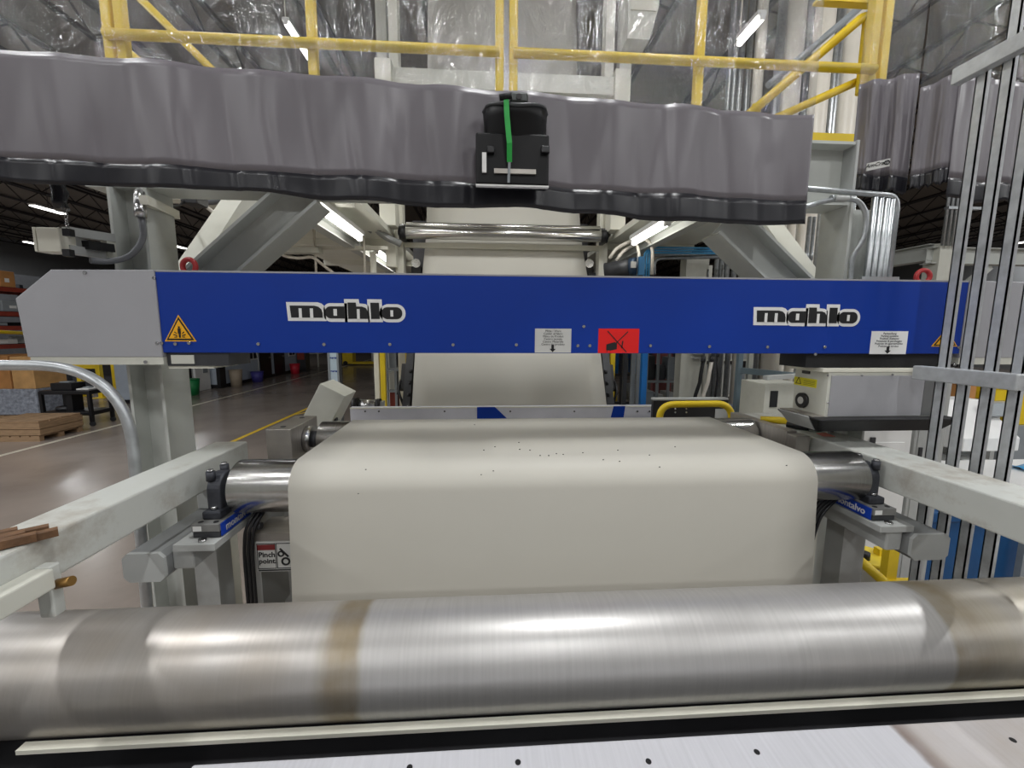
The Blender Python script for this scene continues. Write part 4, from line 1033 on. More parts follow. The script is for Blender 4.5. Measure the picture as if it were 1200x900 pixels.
t = thing('junction_box', 'small black junction box under the platform near the aisle column', 'junction box', (a.x, 2.5, a.z))
box((a.x, 2.5, a.z), (b.x, 2.6, b.z)).build('housing', BLACK, t, bevel=.004); MB().cyl((a.x - .03, 2.55, (a.z + b.z) / 2), (a.x, 2.55, (a.z + b.z) / 2), .02, 10).build('gland', DARK, t)
a = P(285, 249, Y=3.6); b = P(296, 231, Y=3.6)
t = thing('conduit_box', 'pale junction box on the underside of the platform', 'junction box', (a.x, 3.6, a.z))
box((a.x, 3.6, a.z), (b.x, 3.7, 3.502)).build('housing', CREAM, t, bevel=.006); box((a.x + .02, 3.593, a.z + .02), (b.x - .02, 3.6, 3.48)).build('cover', CREAMW, t)
# pale walls beyond the platform bays
a = P(330, 300, Y=9.0)
for (px0, px1, lab) in ((336, 470, 'pale enclosure panel wall beyond the platform on the aisle side'), (716, 800, 'pale enclosure panel wall beyond the platform on the motor side')):
    a = P(px0, 300, Y=8.9); b = P(px1, 300, Y=8.9)
    t = thing('enclosure_wall', lab, 'panel wall', ((a.x + b.x) / 2, 8.95, 2.7))
    n = 3
    for k in range(n):
        x0 = a.x + (b.x - a.x) * k / n; x1 = a.x + (b.x - a.x) * (k + 1) / n
        box((x0 + .005, 8.9, 2.75), (x1 - .005, 8.96, 3.5)).build('panel', DECK, t, bevel=.004)

# ------------------------------------------------------------------ batten behind the table
BT = 3.2
a = P(410, 478.5, Y=BT); b = P(768, 487, Y=BT); za = P(590, 476.5, Y=BT).z; zb = P(590, 489, Y=BT).z - .02
t = thing('batten', 'white batten with blue marks behind the sheet table', 'batten', ((a.x + b.x) / 2, BT, zb))
box((a.x, BT, zb), (b.x, BT + .05, za)).build('rail', M('batten_white', (206, 206, 214), .4, .2, var=.05), t, bevel=.003)
box((a.x, BT - .002, za - .01), (b.x, BT, za)).build('edge', CREAMW, t)
u0 = P(559, 480, Y=BT); u1 = P(580, 480, Y=BT); u2 = P(594, 487.5, Y=BT)
MB().prism([(u0.x, BT - .003, zb + .012), (u0.x, BT - .003, za - .002), (u1.x, BT - .003, za - .002), (u2.x, BT - .003, zb + .012)], (0, .003, 0)).build('blue_mark', BLUE, t)
u0 = P(716, 480, Y=BT); u1 = P(731, 480, Y=BT)
MB().prism([(u0.x, BT - .003, zb + .012), (u0.x + .02, BT - .003, za - .002), (u1.x + .01, BT - .003, za - .002), (u1.x, BT - .003, zb + .012)], (0, .003, 0)).build('blue_mark', BLUE, t)
for px in (428, 444, 521, 598, 673, 747, 761):
    c = P(px, 482, Y=BT); MB().cyl((c.x, BT - .004, c.z), (c.x, BT, c.z), .007, 10).build('screw', DARK, t)
for x in (a.x + .1, b.x - .1): box((x - .04, BT + .01, 0), (x + .04, BT + .05, zb)).build('leg', GREYP, t)
c = P(430, 474, Y=3.6); d = P(442, 474, Y=3.6); e0 = P(417, 474, Y=3.6)
t = thing('winder_spool', 'small chrome spool with a black flange at the end of the batten', 'spool', (e0.x + .05, 3.6, c.z - .05))
MB().cyl((e0.x + .02, 3.6, c.z - .01), (d.x, 3.6, c.z - .01), .055, 24).build('barrel', STEEL, t); MB().cyl((e0.x - .02, 3.6, c.z - .01), (e0.x + .02, 3.6, c.z - .01), .07, 24).build('flange', BLACK, t)
MB().cyl((d.x, 3.6, c.z - .01), (d.x + .03, 3.6, c.z - .01), .06, 24).build('flange', BLACK, t)
box((d.x + .03, 3.57, 0), (d.x + .06, 3.63, c.z + .03)).build('stand', GREYP, t)

# ------------------------------------------------------------------ far roller end supports
t = thing('bearing_plate', 'thick machined steel plate with round bearing at the far roller end by the aisle', 'bearing plate', (-1.0, 2.05, 1.88))
a = P(321, 513, Y=1.93); b = P(356, 540, Y=1.93)
box((-.985, 1.90, 1.80), (-.875, 2.20, 2.052)).build('plate', STEELD, t, bevel=.003)
MB().cyl((-.875, 2.06, 1.965), (-.84, 2.06, 1.965), .065, 28).build('bearing', STEEL, t); MB().cyl((-.84, 2.06, 1.965), (-.82, 2.06, 1.965), .04, 20).build('bearing_nut', DARK, t)
for y in (1.95, 2.15): MB().cyl((-.93, y, 2.052), (-.93, y, 2.054), .012, 12).build('bolt_hole', DARK, t)
for y in (1.95, 2.15): box((-.96, y - .03, 0), (-.90, y + .03, 1.80)).build('leg', GREYP, t)
t = thing('control_box', 'pale grey tilted control box behind the steel bearing plate', 'control box', (-1.15, 2.6, 1.9))
cx = P(385, 475, Y=2.75)
ang = .5
def rotb(x, y, z): return Vector((cx.x + x * math.cos(ang) + z * math.sin(ang), 2.75 + y, cx.z - x * math.sin(ang) + z * math.cos(ang)))
mbx = MB(); vs = [mbx.bm.verts.new(rotb(x, y, z)) for z in (-.13, .13) for (x, y) in ((-.085, -.09), (.085, -.09), (.085, .14), (-.085, .14))]
for f in ((3, 2, 1, 0), (4, 5, 6, 7), (0, 1, 5, 4), (1, 2, 6, 5), (2, 3, 7, 6), (3, 0, 4, 7)): mbx.bm.faces.new([vs[i] for i in f])
mbx.build('housing', CREAM, t, bevel=.004)
box((cx.x - .05, 2.70, 0), (cx.x + .05, 2.80, cx.z - .1)).build('stand', GREYP, t)
MB().bar(rotb(.088, -.06, -.05), rotb(.088, -.02, -.05), .02, .02).build('cable_gland', DARK, t)
t = thing('bearing_bracket', 'brushed steel bracket bar at the far roller end by the fence', 'bracket', (1.42, 2.0, 1.95))
box((1.382, 1.80, 1.93), (1.43, 2.25, 2.045)).build('bar', STEELD, t, bevel=.003); box((1.382, 1.74, 1.93), (1.448, 1.80, 2.035)).build('block', STEELD, t, bevel=.003)
MB().cyl((1.376, 2.06, 1.96), (1.40, 2.06, 1.96), .06, 24).build('bearing', STEEL, t)
for y in (1.85, 2.2): box((1.386, y - .03, 0), (1.422, y + .03, 1.93)).build('leg', GREYP, t)
for k, (xo, yo, ln, mat, lab, nm, ct) in enumerate(((1.50, 1.98, .17, YEL, 'yellow handled bar lying on the fence side rail', 'pry_bar', 'tool'), (1.505, 1.85, .08, BLACK, 'black scraper lying on the fence side rail', 'scraper', 'tool'), (1.535, 1.77, .04, M('tape_pink', (206, 120, 110), .6), 'pinkish paper scrap lying on the fence side rail', 'paper_scrap', 'scrap'), (1.57, 1.83, .05, GREEN, 'small green clip lying on the fence side rail', 'clip', 'clip'))):
    if nm == 'paper_scrap':
        tag(MB().prism([(xo - .02, yo - .02, RZ1 + .001), (xo + .03, yo - .03, RZ1 + .001), (xo + .025, yo + .02, RZ1 + .006), (xo - .015, yo + .025, RZ1 + .003)], (0, 0, .002)).build(nm, mat), lab, ct)
    else:
        tt = thing(nm, lab, ct, (xo, yo, RZ1))
        MB().tube([(xo - ln * .45, yo + .07, RZ1 + .018), (xo, yo + .03, RZ1 + .018), (xo + ln * .3, yo, RZ1 + .016)], [.014, .018, .014], 10).build('handle', mat, tt)
        MB().bar((xo + ln * .3, yo, RZ1 + .012), (xo + ln * .3 + .03, yo - .02, RZ1 + .008), .02, .006).build('tip', DARK, tt)

# ------------------------------------------------------------------ machinery beyond the beam, both sides of the sheet
def post(px0, px1, Y, z1, mat, name, label, cat='post', dep=None, z0=0):
    a = P(px0, 440, Y=Y); b = P(px1, 440, Y=Y); d = dep or (b.x - a.x)
    t = thing(name, label, cat, ((a.x + b.x) / 2, Y + d / 2, z0))
    box((a.x, Y, z0 + .015), (b.x, Y + d, z1)).build('shaft', mat, t, bevel=.004)
    box((a.x - .003, Y - .03, z0), (b.x + .003, Y + d + .03, z0 + .015)).build('base_plate', mat, t)
    return t
post(438.5, 444.5, 4.6, 3.3, CREAMW, 'frame_post', 'cream frame post next to the yellow post on the aisle side')
post(445.5, 451.5, 4.55, 2.9, YEL, 'light_curtain_post', 'yellow sensor post on the aisle side of the sheet')
post(715, 720.5, 4.4, 2.9, YEL, 'light_curtain_post', 'yellow sensor post on the motor side of the sheet')
post(752, 758.5, 4.3, 3.0, BLUEP, 'frame_post', 'bright blue frame post on the motor side')
post(475.5, 479, 4.75, 3.0, YEL, 'frame_post', 'slim dull yellow post close to the sheet edge')
post(730.5, 735, 4.5, 3.0, DARK, 'frame_post', 'dark slim frame post beside the yellow sensor post')
post(740, 744.5, 4.6, 3.0, GREYBIN, 'frame_post', 'grey slim frame post beside the blue post')
post(746, 750, 4.5, 3.0, GREYBIN, 'frame_post', 'second grey slim frame post touching the blue post')
post(797, 823, 4.6, 3.3, CREAM, 'frame_post', 'wide cream machine post behind the hanging hoses', dep=.15)
# dark frames along the edge of the slanted sheet
for (p0, p1, lab) in (((483, 476), (488, 408), 'dark slanted side frame along the sheet edge by the aisle'), ((709, 476), (702, 408), 'dark slanted side frame along the sheet edge by the motor side')):
    a = P(*p0, Y=3.9); b = P(*p1, Y=4.2); d = (b - a).normalized(); s = -1 if p0[0] < 600 else 1
    t = thing('sheet_guide', lab, 'frame', (a.x, 3.9, 1.2))
    off = Vector((s * .05, 0.03, 0))
    MB().bar(a - d * .8 + off, b + d * .7 + off, .07, .12).build('beam', DARK, t)
    for k in range(4):
        c = a + d * (.12 * k) + off + Vector((-s * .02, -.07, 0)); MB().cyl(c - Vector((.012, 0, 0)), c + Vector((.012, 0, 0)), .018, 10).build('bolt', STEEL if k == 0 else BLACK, t)
    MB().bar(a + d * .15 + off * 2.2, a + d * .42 + off * 2.2, .05, .05).build('cylinder_body', BLACK, t)
    MB().tube(arcpts([a + off * 1.8, a + off * 3 + Vector((0, 0, .15)), a + d * .3 + off * 2.4, a + d * .1 + off * 3.2], .08), .012, 8).build('hose', BLACK, t)
# grey equipment lattices
def lattice(px0, px1, Y, z0, z1, nx, nz, name, label, mat, fill=None, seed=1):
    r = random.Random(seed)
    a = P(px0, 440, Y=Y); b = P(px1, 440, Y=Y)
    t = thing(name, label, 'equipment rack', ((a.x + b.x) / 2, Y + .2, 0))
    for i in range(nx + 1):
        x = a.x + (b.x - a.x) * i / nx; box((x - .015, Y, 0), (x + .015, Y + .03, z1)).build('upright', mat, t)
    for j in range(nz + 1):
        z = z0 + (z1 - z0) * j / nz; box((a.x, Y + .002, z - .015), (b.x, Y + .03, z + .015)).build('crossbar', mat, t)
    if fill:
        for i in range(nx):
            for j in range(nz):
                if r.random() < .15: continue
                x0 = a.x + (b.x - a.x) * (i + .12 + .1 * r.random()) / nx; x1 = a.x + (b.x - a.x) * (i + .9 - .15 * r.random()) / nx
                zz0 = z0 + (z1 - z0) * j / nz + .015; zz1 = zz0 + (z1 - z0) / nz * (.45 + .4 * r.random())
                box((x0, Y + .06, zz0), (x1, Y + .3, zz1)).build('module', r.choice(fill), t, bevel=.004)
    return t
lattice(453, 474, 5.4, .6, 3.1, 2, 9, 'equipment_rack', 'grey equipment rack full of modules behind the yellow sensor post by the aisle', GREYBIN, [GREYBIN, CREAM, GREYP, RACKO, DARK], 3)
lattice(758, 797, 5.2, .6, 3.1, 3, 6, 'equipment_rack', 'grey equipment rack with dark modules behind the blue post', GREYBIN, [GREYBIN, DARK, GREYP], 5)
lattice(704, 752, 6.0, .6, 3.1, 4, 6, 'equipment_rack', 'dark equipment rack deep behind the yellow sensor post', DARK, [DARK, GREYBIN, RACKO, BLUEP, BLACK, YEL], 8)
lattice(826, 925, 5.6, .6, 3.1, 5, 5, 'equipment_rack', 'pale equipment rack with blue crates behind the grey guard frame', CREAM, [GREYP, CREAM, BLUEP, GREYBIN], 11)
# hoses on the cream post
for k, (p0, p1, mt, lab) in enumerate((((824, 424), (813, 472), RUBBER, 'black hose hanging down the cream machine post'), ((834, 424), (822, 472), PVCW, 'white hose hanging beside the black hose'), ((841, 418), (838, 470), BLACK, 'thin black cable hanging beside the white hose'))):
    a = P(*p0, Y=4.5); b = P(*p1, Y=4.5)
    t = thing('hanging_hose', lab, 'hose', b)
    mid = (a + b) / 2 + Vector((.015, 0, .0))
    MB().tube([a, a * .7 + b * .3 + Vector((.006, 0, 0)), mid, b * .8 + a * .2, b, b + (b - a) * .6], .02 if k < 2 else .012, 10).build('hose_body', mt, t)
    MB().cyl(a, a + Vector((0, 0, .06)), .026 if k < 2 else .016, 8).build('coupling', DARK, t); MB().cyl(a + Vector((0, 0, .06)), a + Vector((0, .02, 1.0)), .012, 8).build('feed_pipe', GALV, t)
    z_ = a.z + .03 + .05 * k; box((P(815, 430, Y=4.5).x, 4.545, z_), (a.x + .02, 4.605, z_ + .015)).build('clamp', GREYP, t); box((a.x - .015, 4.505, z_), (a.x + .015, 4.55, z_ + .015)).build('clamp_jaw', GREYP, t)
# black panel and yellow arch handrail
YK = 2.9
a = P(766, 469, Y=YK); b = P(852, 492, Y=YK)
t = thing('low_cabinet', 'low black panel behind the yellow arch handrail', 'panel', ((a.x + b.x) / 2, YK, 0))
box((a.x, YK, 1.3), (b.x, YK + .04, a.z)).build('face', BLACK, t, bevel=.003)
box((a.x, YK - .004, a.z), (b.x, YK + .05, a.z + .012)).build('top_edge', GREYP, t)
for px in (791, 804): 
    for py in (479, 483): c = P(px, py, Y=YK); MB().cyl((c.x, YK - .006, c.z), (c.x, YK, c.z), .007, 8).build('screw', STEEL, t)
c = P(838, 484, Y=YK); box((c.x, YK - .003, c.z - .06), (c.x + .09, YK, c.z + .03)).build('grey_plate', GREYP, t)
for x in (a.x + .06, b.x - .06): box((x - .03, YK + .005, 0), (x + .03, YK + .04, 1.3)).build('leg', GREYP, t)
YH = 2.6
tag(MB().tube(arcpts([P(772, 560, Y=YH), P(773, 474, Y=YH), P(857, 473, Y=YH), P(860, 560, Y=YH)], .10, 9), .0215, 14).build('arch_handrail', YEL), 'yellow arch handrail standing behind the sheet table', 'handrail')
# grey guard frame
t = thing('safety_guard', 'blue-grey guard frame behind the measuring head', 'guard frame', (2.5, 3.6, 0))
GF = M('guard_bluegrey', (128, 146, 156), .4, .2)
for px in (867, 879): 
    a = P(px - 2.6, 440, Y=3.6); b = P(px + 2.6, 440, Y=3.6); box((a.x, 3.6, 0), (b.x, 3.64, 2.7)).build('post', GF if px < 870 else CREAM, t)
for py0, py1 in ((434, 440), (466, 472)):
    p = P(868, py0, Y=3.62); q = P(930, py1, Y=3.3); MB().bar(p, q, .04, .05).build('rail', GF, t)
a = P(872, 475, Y=3.9); b = P(900, 520, Y=3.9)
t = thing('mesh_panel', 'blue wire mesh panel behind the grey guard frame', 'mesh panel', ((a.x + b.x) / 2, 3.9, 0))
mm = MB(); n = 16; xs0 = P(852, 475, Y=3.9).x
for i in range(n): x = xs0 + (b.x - xs0) * i / (n - 1); mm.bar((x, 3.9, .3), (x, 3.9, a.z), .006, .006, up=(0, 1, 0))
for j in range(22): z = .4 + (a.z - .4) * j / 21; mm.bar((xs0, 3.905, z), (b.x, 3.905, z), .006, .006)
mm.build('wire_grid', LABELG, t); box((xs0, 3.93, .2), (b.x, 3.95, a.z)).build('backing', MESHB, t)
for x in (xs0, b.x): box((x - .02, 3.89, 0), (x + .02, 3.96, a.z + .02)).build('frame_post', GREYP, t)
# white machine cabinets near the head
a = P(897, 450, Y=3.0); b = P(924, 520, Y=3.0)
t = thing('machine_cabinet', 'cream cabinet with dark slot behind the measuring head', 'cabinet', ((a.x + b.x) / 2, 3.1, 0))
box((a.x, 3.0, 0), (b.x + .1, 3.3, a.z)).build('body', CREAM, t, bevel=.004)
c = P(903, 458, Y=3.0); d = P(910, 477, Y=3.0); box((c.x, 2.995, d.z), (d.x, 3.0, c.z)).build('slot', BLACK, t)
c = P(897, 447, Y=3.0); MB().bar((c.x - .02, 2.98, c.z + .03), (b.x + .1, 2.98, c.z + .05), .05, .03).build('top_hinge', GREYP, t)
a = P(994, 507, Y=2.45); b = P(1066, 535, Y=2.45)
t = thing('machine_cabinet', 'white low cabinet behind the dusty rail below the measuring head', 'cabinet', ((a.x + b.x) / 2, 2.6, 0))
box((a.x, 2.45, 0), (b.x, 2.8, P(1020, 500, Y=2.45).z)).build('body', WHITE, t, bevel=.01)
box((a.x + .1, 2.445, .3), (b.x - .05, 2.45, 1.8)).build('door', WHITE, t, bevel=.003)
c = P(1020, 518, Y=2.44); box((c.x, 2.435, c.z - .03), (c.x + .03, 2.445, c.z + .03)).build('latch', DARK, t)
# grey cabinet behind fence
a = P(1082, 437, Y=2.5); b = P(1118, 437, Y=2.5)
t = thing('machine_cabinet', 'tall grey cabinet behind the bars next to the measuring head', 'cabinet', ((a.x + b.x) / 2, 2.7, 0))
box((a.x, 2.5, 0), (b.x, 2.9, 2.36)).build('body', GREYP, t, bevel=.005); box((a.x + .02, 2.495, .2), (b.x - .02, 2.5, 2.3)).build('door', GREYP, t, bevel=.002)
box((a.x + .03, 2.485, 1.6), (a.x + .05, 2.495, 1.75)).build('handle', DARK, t)
# white sloping operator console and yellow crates beyond the fence
a = P(1128, 475, Y=3.4); b = P(1200, 475, Y=3.4)
t = thing('operator_console', 'white sloping operator console seen through the bar fence', 'console', ((a.x + b.x) / 2, 3.5, 0))
z0 = P(1160, 512, Y=3.4).z; z1 = P(1160, 468, Y=3.7).z
MB().prism([(a.x, 3.35, z0), (a.x, 3.35, z0 - .12), (a.x, 3.9, z0 - .12), (a.x, 3.9, z1), (a.x, 3.7, z1)], (b.x - a.x - .05, 0, 0)).build('housing', WHITE, t, bevel=.01)
box((a.x + .15, 3.5, 0), (b.x - .2, 3.8, z0 - .12)).build('pedestal', GREYP, t)
c = P(1166, 480, Y=3.55); MB().bar((c.x - .12, 3.535, c.z), (c.x + .12, 3.535, c.z), .14, .012, up=(0, -.7, .7)).build('display', GREYBIN, t)
box((a.x + .05, 3.3, z0 - .3), (b.x - .3, 3.7, z0 - .2)).build('keyboard_shelf', GREYP, t)
YC = 5.0
for k, (q0, q1, r0, r1, mt, nm, lab) in enumerate(((1166, 1184, 452, 470, YEL, 'yellow_bin', 'small yellow storage bin behind the console'), (1180, 1215, 448, 498, YEL, 'yellow_bin', 'large yellow storage bin beyond the console'), (1128, 1146, 447, 470, CARD, 'cardboard_box', 'brown cardboard box beyond the bar fence'))):
    a = P(q0, r1, Y=YC); b = P(q1, r0, Y=YC)
    t = thing(nm, lab, 'box' if 'box' in nm else 'bin', ((a.x + b.x) / 2, YC + .2, a.z))
    box((a.x, YC, a.z), (b.x, YC + .4, b.z)).build('body', mt, t, bevel=.01); box((a.x - .01, YC - .01, b.z - .05), (b.x + .01, YC + .41, b.z)).build('rim', mt, t, bevel=.005)
a = P(1100, 505, Y=5.0)
t = thing('work_table', 'grey work table holding the yellow bins and cardboard box', 'table', (4.6, 5.2, 0))
za = P(1140, 470, Y=YC).z
zb2 = P(1195, 498, Y=YC).z
x0 = P(1120, 470, Y=YC).x
box((x0, YC - .1, za - .05), (P(1179, 470, Y=YC).x - .03, YC + .6, za)).build('top', GREYP, t)
for x in (x0 + .05, P(1179, 470, Y=YC).x - .08): box((x - .03, YC, 0), (x + .03, YC + .06, za - .05)).build('leg', GREYP, t)
x0 = P(1180, 498, Y=YC).x
box((x0, YC - .05, 0), (x0 + .9, YC + .5, zb2)).build('side_cabinet', GREYBIN, t)
a = P(1120, 528, Y=3.2); b = P(1200, 560, Y=3.0)
t = thing('printed_board', 'pale printed board with blue plastic film beyond the dusty rail', 'board', (a.x + .4, 3.1, 1.6))
zt = P(1160, 548, Y=3.1).z
box((a.x - .1, 2.6, zt - .03), (a.x + 1.2, 3.3, zt)).build('board', LABELW, t)
MB().grid([[(a.x + .35 + .08 * i, 2.75 + .09 * j, zt + .02 + .02 * math.sin(i * 1.7 + j * 2.3)) for i in range(8)] for j in range(5)]).build('blue_film', SKY, t, solid=.003)
for xx in (a.x - .05, a.x + 1.15): box((xx - .02, 2.62, 0), (xx + .02, 2.66, zt - .03)).build('leg', GREYBIN, t)
a = P(1085, 610, Y=2.2)
t = thing('blue_bin', 'large blue plastic bin on the floor behind the bar fence', 'bin', (a.x + 1.3, 3.0, 0))
zt = P(1120, 598, Y=2.7).z
box((a.x + .5, 2.7, 0), (a.x + 2.2, 3.4, zt)).build('body', BINB, t, bevel=.03); box((a.x + .47, 2.67, zt - .08), (a.x + 2.23, 3.43, zt)).build('rim', BINB, t, bevel=.01)
# bucket with yellow lid, yellow guard bars
c = P(1017, 652, Y=2.1)
c = P(1017, 652, Y=2.16)
t = thing('bucket', 'white bucket with yellow lid behind the fence side stand', 'bucket', (c.x, 2.16, c.z - .34))
MB().tube([(c.x, 2.16, c.z - .34), (c.x, 2.16, c.z - .04), (c.x, 2.16, c.z - .035), (c.x, 2.16, c.z - .015)], [.095, .11, .118, .118], 32).build('body', WHITE, t)
MB().tube([(c.x, 2.16, c.z - .015), (c.x, 2.16, c.z + .01)], .122, 32).build('lid', M('lid_yellow', (230, 204, 60), .5), t)
MB().cyl((c.x - .06, 2.12, c.z + .01), (c.x - .06, 2.12, c.z + .05), .025, 12).build('spout', BLACK, t)
box((c.x + .05, 2.14, c.z + .01), (c.x + .10, 2.18, c.z + .05)).build('tap', YEL, t)
tag(box((c.x - .2, 2.03, 0), (c.x + .14, 2.33, c.z - .34)).build('plinth', GREYBIN), 'grey plinth under the white bucket', 'plinth')
a = P(1043, 643, Y=1.95); b = P(1055, 643, Y=1.95)
t = thing('guard_bar', 'yellow post and rail guard beside the bucket', 'guard', (a.x, 1.95, 0))
box((a.x, 1.95, 0), (b.x, 1.99, a.z)).build('post', YEL, t)
p = P(992, 643, Y=1.80); q = P(1034, 680, Y=1.72); MB().tube([p, q, q + (q - p) * .4], .022, 12).build('sloping_rail', YEL, t)
p = P(1034, 682, Y=1.95); q = P(1075, 682, Y=1.95); MB().bar(p, q, .03, .03).build('cross_rail', YEL, t)
# white sheet metal panel behind arm
a = P(1042, 582, Y=2.3); b = P(1073, 600, Y=2.3)
# far column with conduits beyond the fence
YF = 6.5
a = P(1101, 300, Y=YF); b = P(1122, 300, Y=YF)
t = thing('building_column', 'cream building column carrying slim conduits beyond the bar fence', 'column', ((a.x + b.x) / 2, YF, 0))
zc = P(1110, 285, Y=YF).z
box((a.x, YF, 0), (b.x, YF + .25, zc)).build('shaft', CREAM, t, bevel=.005)
for k in range(6):
    x = P(1099 + 5.2 * k, 300, Y=YF).x; MB().cyl((x, YF - .05, zc - .05), (x, YF - .05, 5.6), .024, 8).build('conduit', GALV, t)
box((a.x - .05, YF - .09, zc + .5), (b.x + .2, YF - .02, zc + .54)).build('strap', GALV, t)
p = P(1040, 312, Y=7.2); q = P(1215, 298, Y=5.9)
tag(ibeam((a.x, YF + .1, zc - .12), (a.x, YF + 9, zc - .12), .18, .26).build('crane_beam', COLP), 'cream beam running away from the building column', 'beam')
tag(ibeam((a.x - .1, YF + .12, zc - .18), (a.x + 6, YF + .12, zc - .18), .18, .26).build('crane_beam', COLP), 'cream beam running sideways from the building column', 'beam')
tag(MB().bar((a.x, YF + .5, zc - .9), (a.x, YF + 1.3, zc - .25), .1, .1).build('knee_brace', COLP), 'cream diagonal brace at the building column', 'brace')
tag(MB().bar((b.x + .06, YF + .15, zc - .95), (b.x + .75, YF + .15, zc - .33), .1, .1).build('knee_brace', COLP), 'pale sideways brace at the building column', 'brace')
# cream ducts and dark frames behind the conduit column
for k, (q0, q1, mt, lab) in enumerate(((923, 932, PVCW, 'thick cream duct behind the conduit column'), (936, 944, PVCW, 'second cream duct close to the conduit column'), (946, 950, GALV, 'slim steel pipe behind the conduit column'), (951.5, 955, GALV, 'slimmest steel pipe touching the conduit column'))):
    a = P(q0, 290, Y=3.48); b = P(q1, 290, Y=3.48); x = (a.x + b.x) / 2
    t = thing('duct', lab, 'duct', (x, 3.5, 0)); MB().cyl((x, 3.5, 0), (x, 3.5, 3.45), (b.x - a.x) / 2, 16).build('pipe', mt, t); MB().cyl((x, 3.5, 3.1), (x, 3.5, 3.16), (b.x - a.x) / 2 + .004, 16).build('coupling', mt, t)
lattice(846, 905, 7.5, 2.4, 3.4, 4, 3, 'equipment_rack', 'dark equipment rack far behind the conduit side brace', DARK, [DARK, GREYBIN, YEL, BLACK], 21)
t = thing('wall_unit', 'cream machine tower with reddish panel behind the air hoses', 'machine', (3.2, 7.0, 0))
a = P(805, 300, Y=6.4); b = P(818, 300, Y=6.4); box((a.x, 6.4, 0), (b.x, 6.6, 3.5)).build('post', CREAMW, t)
c = P(838, 300, Y=6.4); box((b.x, 6.45, 0), (c.x, 6.6, 3.5)).build('panel', CREAM, t)
d = P(775, 315, Y=6.6); box((d.x, 6.7, 1.0), (a.x, 6.8, 3.15)).build('red_panel', M('panel_maroon', (132, 74, 74), .5), t)

# ------------------------------------------------------------------ the aisle side of the hall
def office(y0, y1, x, name, label):
    t = thing(name, label, 'office', (x - 1.5, (y0 + y1) / 2, 0))
    return t
XO = -11.1
o1 = thing('site_office', 'low pale office cubicle with black corner trims near the green bin', 'office', ((XO - .4) - 1, 16.6, 0))
box(((XO - .4) - .75, 14.6, .12), ((XO - .4), 17.0, 2.6)).build('wall', OFFICE, o1); box(((XO - .4) - .8, 14.55, 0), ((XO - .4) + .03, 17.05, .12)).build('skirting', BLACK, o1)
box(((XO - .4) - .08, 16.92, 0), ((XO - .4) + .04, 17.05, 2.6)).build('corner_trim', BLACK, o1); box(((XO - .4) - .01, 14.9, 1.9), ((XO - .4) + .02, 15.3, 2.1)).build('name_plate', BLACK, o1)
o2 = thing('site_office', 'long pale blue office block with two black doors beside the aisle', 'office', (XO - 1.5, 22.5, 0))
box((XO - 3, 18.2, .15), (XO, 27.0, 3.0)).build('wall', OFFICE, o2); box((XO - 3.05, 18.15, 0), (XO + .03, 27.05, .15)).build('skirting', BLACK, o2)
box((XO - .1, 18.12, 0), (XO + .05, 18.5, 3.0)).build('corner_trim', BLACK, o2)
def yx(px, py=425): return P(px, py, X=XO).y
for q0, q1 in ((304, 317), (321, 333)):
    d = box((XO - .02, yx(q0), 0.0), (XO + .04, yx(q1), 2.1)).build('door', BLACK, o2); box((XO + .04, yx(q1) - .2, 1.0), (XO + .08, yx(q1) - .12, 1.06)).build('door_handle', STEEL, d)
for q0, q1, ztop in ((290.5, 302, 2.0), (338.5, 346, 2.0)):
    zb = P(q0, 422.5 if q0 < 300 else 417.5, X=XO).z
    wf = box((XO, yx(q0), zb), (XO + .03, yx(q1), ztop + .1)).build('window', WHITE, o2)
    y0, y1 = yx(q0), yx(q1)
    for i in range(2):
        for j in range(2):
            ya = y0 + (y1 - y0) * (.08 + .46 * i); yb = y0 + (y1 - y0) * (.46 + .46 * i); zl = zb + (ztop - zb) * (.06 + .48 * j); zh = zb + (ztop - zb) * (.46 + .48 * j)
            box((XO + .03, ya, zl), (XO + .035, yb, zh)).build('pane', INK, wf)
MB().tube(arcpts([(XO + .03, yx(300), 1.4), (XO + .05, yx(302), .9), (XO + .04, yx(301), .4)], .1), .02, 6).build('cord', LABELG, o2)
# things between the office blocks
t = thing('vending_machine', 'white vending machine standing between the two office blocks', 'vending machine', (-11.6, 17.6, 0))
box((-12.2, 17.15, 0), (-11.4, 18.05, 2.3)).build('cabinet', WHITE, t, bevel=.02); box((-11.41, 17.3, 1.1), (-11.385, 17.9, 2.1)).build('window', OFFICE, t); box((-11.41, 17.62, .7), (-11.385, 17.9, 1.1)).build('dispenser', GREYBIN, t)
def can(px, py, r, h, mat, label):
    c = P(px, py, Z=0)
    t = thing('waste_bin', label, 'bin', c)
    MB().tube([(c.x, c.y, 0), (c.x, c.y, h)], [r * .8, r], 20).build('body', mat, t); MB().ring((c.x, c.y, h), (0, 0, 1), r, .015, 20, 6).build('rim', mat, t)
can(277.5, 453, .25, .72, TAN, 'tan waste bin against the pale blue office block')
can(302, 447.5, .27, .48, PURP, 'purple waste bin beside the black office door')
can(346, 438, .26, .55, REDB, 'red waste bin at the far end of the office block')
can(225, 463, .28, .6, GREENB, 'green waste bin beside the low office cubicle')
t = thing('water_cooler', 'dark cabinet standing behind the red waste bin', 'cabinet', (XO + .3, yx(345, 430), 0))
c = P(345, 436, Z=0); box((XO + .06, c.y + .3, 0), (XO + .56, c.y + .9, 1.3)).build('body', DARK, t, bevel=.01); box((XO + .1, c.y + .28, .7), (XO + .5, c.y + .3, 1.2)).build('front', RACKO, t)
